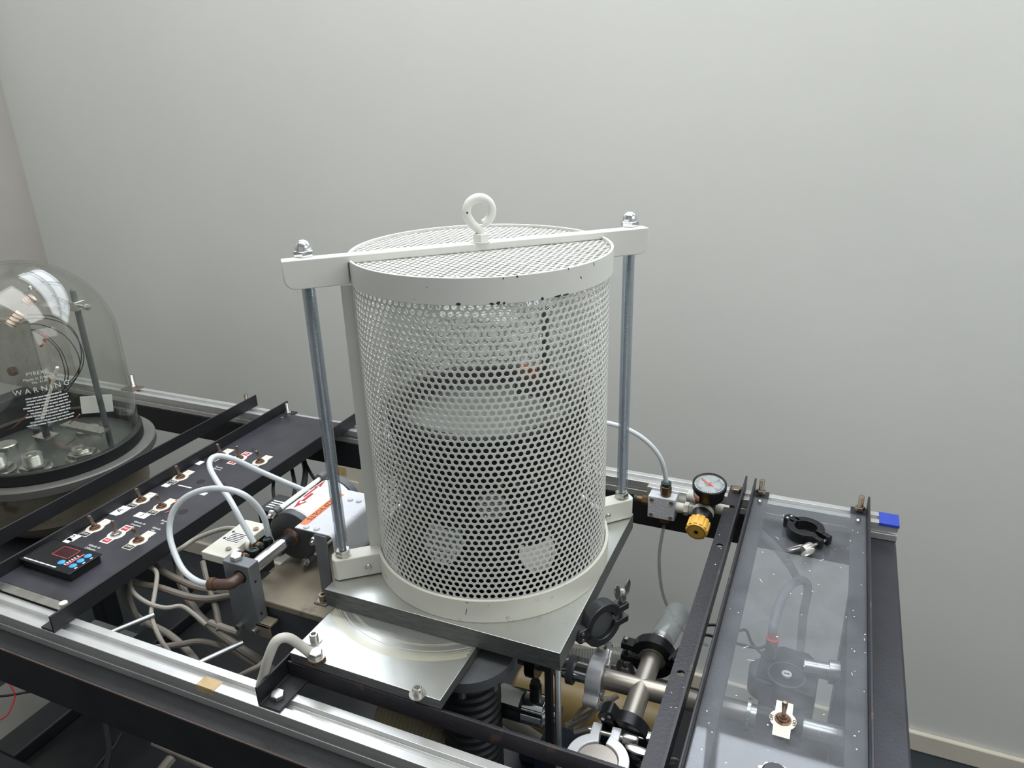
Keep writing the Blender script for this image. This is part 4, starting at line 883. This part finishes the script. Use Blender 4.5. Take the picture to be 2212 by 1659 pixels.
# gauge head with white label
gc=[0.0861,-0.1161,-0.125]
t=thing('gauge_head','black and silver vacuum gauge head with a white paper label','gauge',(gc[0],gc[1],-.15))
gm=fr((1,0.03,0),(gc[0]-.032,gc[1],-.135))
obj('black_half',MB().lathe([(.018,0),(.0195,.002),(.0195,.034),(.018,.036)],32,gm),m_blkpl,t)
obj('silver_half',MB().lathe([(.0195,.0362),(.0195,.062),(.016,.066),(.012,.068),(.012,.080)],32,gm),m_chrome,t)
obj('black_plug',MB().cyl((gc[0]+.018,gc[1],-.117),(gc[0]+.018,gc[1],-.096),.0075,18).cyl((gc[0]+.018,gc[1],-.096),(gc[0]+.018,gc[1],-.090),.006,18),m_blkpl,t)
v=[];f=[]
for i in range(11):
    a=R(40+100*i/10)
    for z in (.002,.033): v.append((.0197*math.cos(a),.0197*math.sin(a),z))
for i in range(10): f.append((2*i,2*i+1,2*i+3,2*i+2))
mb=MB(); mb.add(v,f); lb=obj('paper_label',mb,m_white,t,xf=cols((0,-1,0),(0,0,1),(1,0,0),(gc[0]-.032,gc[1],-.135)))
# support posts under the plate corner
t=tag(obj('support_post',MB().box(.1285,.1365,-.148,-.141,-.30,-.0246),m_black),'thin black post under the near corner of the square plate','post')
pts=[(.0038,-.30)]; z=-.30
while z<-.026: pts+=[(.0033,z+.0006),(.0038,z+.0014)]; z+=.0016
pts.append((.0038,-.0246))
tag(obj('threaded_rod',MB().lathe(pts,12,Matrix.Translation((.1425,-.1425,0))),m_zinc),'threaded steel rod under the near corner of the square plate','rod')
# pump under the plates
t=thing('vacuum_pump','dark round vacuum pump with a ribbed body under the plates','pump',(.032,-.148,-.33))
PM=Matrix.Translation((.032,-.146,0))
obj('pump_flange',MB().lathe([(.052,-.056),(.055,-.054),(.055,-.0405),(.0001,-.0405)],56,PM),m_greyd,t)
pr=[(.036,-.33)]; z=-.33
while z<-.075: pr+=[(.0365,z+.003),(.0335,z+.006),(.0335,z+.009),(.0365,z+.0115)]; z+=.012
pr+=[(.034,-.056)]
obj('ribbed_body',MB().lathe(pr,48,PM),m_black,t)
for i in range(8):
    a=i*PI/4+.3; obj('flange_bolt',MB().hexa((.032+.049*math.cos(a),-.146+.049*math.sin(a),-.0655),(0,0,1),.008,.009),m_greyd,t)
yp=[0.1272,0.0892,-0.3]
t=thing('rotary_pump','ochre rotary pump body low under the bench','pump',(yp[0],yp[1],-.42))
obj('pump_barrel',MB().lathe([(.042,0),(.050,.006),(.050,.12),(.046,.124),(.046,.136),(.050,.14),(.050,.24),(.042,.248)],48,fr((1,.02,0),(yp[0]-.14,yp[1],-.335))),m_pump,t)
obj('pump_foot',MB().box(yp[0]-.12,yp[0]+.10,yp[1]-.05,yp[1]+.05,-.42,-.37),m_bluep,t,bevel=.004)
t=thing('lower_shelf','dark lower shelf board under the pumps inside the bench','shelf',(0,0,-.44))
obj('board',MB().box(-.737,.457,-.2700,.30,-.449,-.421),m_blkpl,t,bevel=.003)
bp=[0.1286,-0.0779,-0.22]
t=tag(obj('blue_box',MB().box(bp[0]-.035,bp[0]+.03,bp[1]-.03,bp[1]+.03,-.30,-.22),m_bluep,bevel=.004),'dark blue box beside the large bright ring clamp','box')
hp=[[-0.1023,-0.1375,-0.2],[-0.0646,-0.1455,-0.19],[-0.0301,-0.1514,-0.185],[-0.0027,-0.1573,-0.19],[0.0122,-0.1602,-0.215],[0.0137,-0.1621,-0.26]]
sp=spline(hp,12); rad=[.0235+.0010*(1 if i%2 else -1) for i in range(len(sp))]
tag(obj('corrugated_hose',MB().tube(sp,.02,18,False,rad),m_hosed),'beige corrugated hose seen between the front rail and the black bar','hose')
hp=[[-0.0096,-0.0137,-0.26],[0.0196,-0.0298,-0.26],[0.0529,-0.0413,-0.26],[0.0845,-0.0517,-0.26],[0.1066,-0.0569,-0.26]]
tag(obj('pale_hose',MB().tube(spline(hp,8),.0095,12),m_cablew),'pale hose curving below the gauge head','hose')
# equipment under the acrylic sheet
t=thing('timer_valve','black valve unit with a round dial seen through the acrylic','valve',(.379,.045,-.16))
VZ=-.118
obj('valve_housing',MB().prism([(-.036,-.028),(.034,-.040),(.037,.020),(.022,.038),(-.010,.040),(-.034,.022)],-.035,0,Matrix.Translation((.380,.050,VZ))),m_blkpl,t,bevel=.002)
obj('valve_shoulder',MB().lathe([(.023,-.034),(.023,-.004),(.021,-.002),(.0001,-.002)],32,Matrix.Translation((.357,.040,VZ))),m_greyd,t)
obj('dial_rim',MB().ring(.0205,.0225,0,.0012,44,Matrix.Translation((.379,.036,VZ))),m_greyd,t)
o=obj('white_knob',MB().lathe([(.0062,0),(.0062,.003),(.0001,.003)],8,Matrix.Translation((.379,.036,VZ))),m_white,t)
obj('knob_slot',MB().box(.3755,.3825,.0350,.0368,VZ+.003,VZ+.0033),m_ink,o)
obj('metal_fitting',MB().cyl((.397,.052,VZ+.006),(.426,.055,VZ+.006),.0105,22).lathe([(.0145,0),(.0145,.012)],24,fr((1,.1,0),(.426,.055,VZ+.006))),m_steel,t)
kf=[0.3568,0.077,-0.112]
o=obj('brass_stub',MB().cyl((kf[0],kf[1],VZ-.01),(kf[0],kf[1]+.001,-.106),.0075,16),m_brass,t)
rc=obj('red_collar',MB().lathe([(.0072,0),(.0078,.002),(.0078,.007),(.005,.009)],20,Matrix.Translation((kf[0],kf[1],-.107))),M('red_collar',(236,86,58),.4),o)
hp=[(kf[0],kf[1],-.100)]+[[0.3558,0.0849,-0.085],[0.3606,0.1354,-0.08],[0.3705,0.1822,-0.085],[0.385,0.2188,-0.1],[0.3933,0.2406,-0.13],[0.3924,0.2723,-0.2],[0.3961,0.2727,-0.28]]
tag(obj('clear_hose',MB().tube(spline(hp,8),.0062,14),m_ctube),'clear bent hose rising from the red collar under the acrylic','hose')
hp=[[0.2934,0.345,-0.09],[0.313,0.3116,-0.09],[0.338,0.288,-0.095],[0.361,0.272,-0.11],[0.3783,0.277,-0.14]]
tag(obj('clear_hose',MB().tube(spline(hp,8),.0060,14),m_ctube),'clear hose slanting under the top end of the acrylic sheet','hose')
for i,l in enumerate([[[0.2416,-0.0102,-0.1],[0.252,0.0236,-0.1],[0.2604,0.0573,-0.1],[0.2814,0.0753,-0.1],[0.3112,0.0753,-0.1],[0.3235,0.0801,-0.1],[0.3338,0.0576,-0.1],[0.3573,0.0328,-0.1]],[[0.245,-0.0071,-0.1],[0.2558,0.0196,-0.1],[0.2736,0.0509,-0.1],[0.2972,0.0507,-0.1],[0.3204,0.0505,-0.1],[0.343,0.0521,-0.1],[0.3553,0.0642,-0.1],[0.3634,0.0493,-0.1],[0.3615,0.0345,-0.1]]]):
    tag(obj('black_lead',MB().tube(spline(l,6),.0019,8),m_cabled),('black lead running from the rear black clamp to the valve housing','black lead looping past the red collar to the valve housing')[i],'wire')
for i,(l,r_) in enumerate([([[0.1336,-0.0598,-0.19],[0.1431,-0.0467,-0.18],[0.1549,-0.0284,-0.18],[0.176,-0.0148,-0.18]],0.0028),([[0.1245,-0.0661,-0.2],[0.1438,-0.0524,-0.19],[0.1635,-0.036,-0.18],[0.1806,-0.0205,-0.17]],0.0035),([[0.1351,-0.0676,-0.2],[0.1463,-0.0561,-0.195],[0.1591,-0.042,-0.18],[0.1661,-0.0239,-0.18]],0.0025),([[0.1379,-0.0721,-0.2],[0.1622,-0.0614,-0.19],[0.1763,-0.0476,-0.18],[0.1736,-0.032,-0.18],[0.1633,-0.025,-0.18]],0.003)]):
    tag(obj('white_lead',MB().tube(spline(l,6),r_,8),m_cablew),('short white lead curving up to the silver clamp','longest white lead rising towards the cross','thin white lead crossing the others under the cross','white lead bending back in a hook under the cross')[i],'wire','white leads under the cross')
# ---------------------------------------------------------------- cables below the switch panel
CAB=[([[-0.5627,-0.1391,-0.09],[-0.5372,-0.157,-0.1],[-0.5203,-0.163,-0.12],[-0.5061,-0.1642,-0.14],[-0.4622,-0.157,-0.16],[-0.4212,-0.1643,-0.17],[-0.3968,-0.1709,-0.18],[-0.3865,-0.1729,-0.2]],0.0048),([[-0.5442,-0.1576,-0.085],[-0.5155,-0.1512,-0.09],[-0.4774,-0.141,-0.095],[-0.4316,-0.1369,-0.1],[-0.3994,-0.1311,-0.1],[-0.378,-0.1172,-0.1],[-0.3589,-0.1052,-0.1]],0.0052),([[-0.5434,-0.1011,-0.085],[-0.5075,-0.1116,-0.09],[-0.4673,-0.1157,-0.095],[-0.4286,-0.1149,-0.1],[-0.3898,-0.1092,-0.1],[-0.3635,-0.1001,-0.1]],0.005),([[-0.5628,-0.037,-0.1],[-0.5232,-0.068,-0.11],[-0.4899,-0.0953,-0.12],[-0.4525,-0.1193,-0.12],[-0.411,-0.1381,-0.13],[-0.3587,-0.1549,-0.13],[-0.3109,-0.1682,-0.13],[-0.2766,-0.1694,-0.14],[-0.2554,-0.1697,-0.15]],0.0062),([[-0.5118,-0.131,-0.07],[-0.4925,-0.1334,-0.07],[-0.4795,-0.139,-0.075],[-0.4613,-0.1647,-0.09],[-0.4442,-0.1878,-0.1],[-0.4214,-0.2003,-0.12],[-0.4072,-0.2017,-0.14]],0.0032),([[-0.5239,-0.1511,-0.08],[-0.4944,-0.171,-0.085],[-0.4605,-0.1776,-0.09],[-0.434,-0.1724,-0.095],[-0.42,-0.1569,-0.1],[-0.4,-0.1551,-0.11],[-0.379,-0.157,-0.12]],0.0032),([[-0.4471,-0.1971,-0.15],[-0.4159,-0.1767,-0.15],[-0.3935,-0.1617,-0.15],[-0.3603,-0.1579,-0.15],[-0.3364,-0.1533,-0.16],[-0.2971,-0.1532,-0.17]],0.0045),([[-0.4591,-0.0739,-0.09],[-0.412,-0.1108,-0.1],[-0.3827,-0.132,-0.11],[-0.3659,-0.1466,-0.12],[-0.3577,-0.1547,-0.125]],0.0045),([[-0.3819,-0.1463,-0.125],[-0.3461,-0.1525,-0.12],[-0.3248,-0.1523,-0.12]],0.005),([[-0.5373,-0.1489,-0.085],[-0.5143,-0.1655,-0.1],[-0.495,-0.1755,-0.12],[-0.4901,-0.1744,-0.14]],0.004),([[-0.4817,-0.1047,-0.06],[-0.4663,-0.0966,-0.05],[-0.4585,-0.0795,-0.045],[-0.4341,-0.0639,-0.035],[-0.4141,-0.0553,-0.03],[-0.3965,-0.0513,-0.03]],0.0035),([[-0.2291,-0.2513,-0.08],[-0.2128,-0.2449,-0.07],[-0.2032,-0.2387,-0.065],[-0.1994,-0.2281,-0.06]],0.003),([[-0.5245,0.1704,-0.08],[-0.4784,0.1149,-0.07],[-0.4149,0.05,-0.05]],0.003),([[-0.5459,0.2409,-0.09],[-0.4658,0.1559,-0.08],[-0.4048,0.0748,-0.06]],0.0036),([[-0.585,0.3199,-0.12],[-0.513,0.243,-0.1],[-0.4463,0.1543,-0.08],[-0.3998,0.0926,-0.06]],0.0055),([[-0.5234,0.2593,-0.1],[-0.4693,0.2104,-0.09],[-0.4225,0.172,-0.08]],0.003)]
CL=['pale cable sweeping from the panel down to the front rail','flat grey cable lying across to the upright block','grey cable sagging just under the panel edge','thick grey cable running diagonally down to the bracket','thin pale cable hanging in an S under the panel','thin pale cable waving across the dark gap','grey cable arching just behind the front rail','grey cable dropping beside the upright block','short pale cable at the foot of the upright block','grey cable nearest the panel edge, plunging downwards','pale cable running up to the beige valve','thin pale cable beside the thick ground cable','thin black cable rising to the coil box','black cable left of the dark cable bundle','thick black cable bundle below the panel','black cable branching right off the thick bundle']
for i,((l,r_),lb) in enumerate(zip(CAB,CL)):
    tag(obj('cable',MB().tube(spline(l,7),r_,9),m_cabled if i>=12 else (m_cable if i not in (0,4,5,8,10) else m_cablew)),lb,'cable','cables below the switch panel')
for l,lb in zip([[[-0.4694,-0.2432,-0.098],[-0.4397,-0.1866,-0.098]],[[-0.3111,-0.2414,-0.098],[-0.2831,-0.1855,-0.098]]],('plain zinc rod sticking out behind the front rail, left one','plain zinc rod sticking out behind the front rail, right one')):
    rodt('zinc_rod',l[0],l[1],.0036,m_zinc,lb,'rod')
# things in the dark below the front beam
t=thing('grey_cabinet','grey steel cabinet standing in the dark below the bench','cabinet',(-.93,-.1,FZ))
obj('cabinet_body',MB().box(-1.20,-.862,-.16,.20,FZ,-.62),M('cabinet_grey',(120,118,112),.5,0,.08),t,bevel=.004)
obj('cabinet_door',MB().box(-1.18,-.88,-.164,-.16,FZ+.02,-.63),m_greyd,t)
for i,l in enumerate([[[-0.8407,-0.2314,-0.35],[-0.8079,-0.2139,-0.35],[-0.7854,-0.1972,-0.35],[-0.7587,-0.1833,-0.35]],[[-0.8291,-0.1977,-0.35],[-0.8011,-0.209,-0.35],[-0.784,-0.2241,-0.35],[-0.7692,-0.2445,-0.35],[-0.7727,-0.2613,-0.35]],[[-0.6056,-0.1945,-0.35],[-0.5789,-0.2134,-0.35],[-0.5533,-0.2315,-0.35],[-0.5174,-0.2704,-0.35]],[[-0.5622,-0.2019,-0.35],[-0.551,-0.226,-0.35],[-0.5451,-0.2554,-0.35],[-0.5328,-0.2851,-0.35]],[[-0.5013,-0.1967,-0.35],[-0.4521,-0.1983,-0.35],[-0.4052,-0.1992,-0.35],[-0.3662,-0.2026,-0.35]],[[-0.4507,-0.2086,-0.35],[-0.4473,-0.2293,-0.35],[-0.4377,-0.2551,-0.35]]]):
    wire('under_cable',('black cable crossing under the left end of the front beam','thin red wire drooping under the left end of the front beam','thick dark cable hanging straight below the front beam','dark cable slanting left below the front beam','pale cable slanting right below the front beam','grey tube end at the bottom edge under the front beam')[i],l,(.002,.0013,.005,.003,.004,.008)[i],(m_cabled,m_red,m_cabled,m_cabled,m_cable,m_cable)[i],'cable')
bpy.context.view_layer.update()
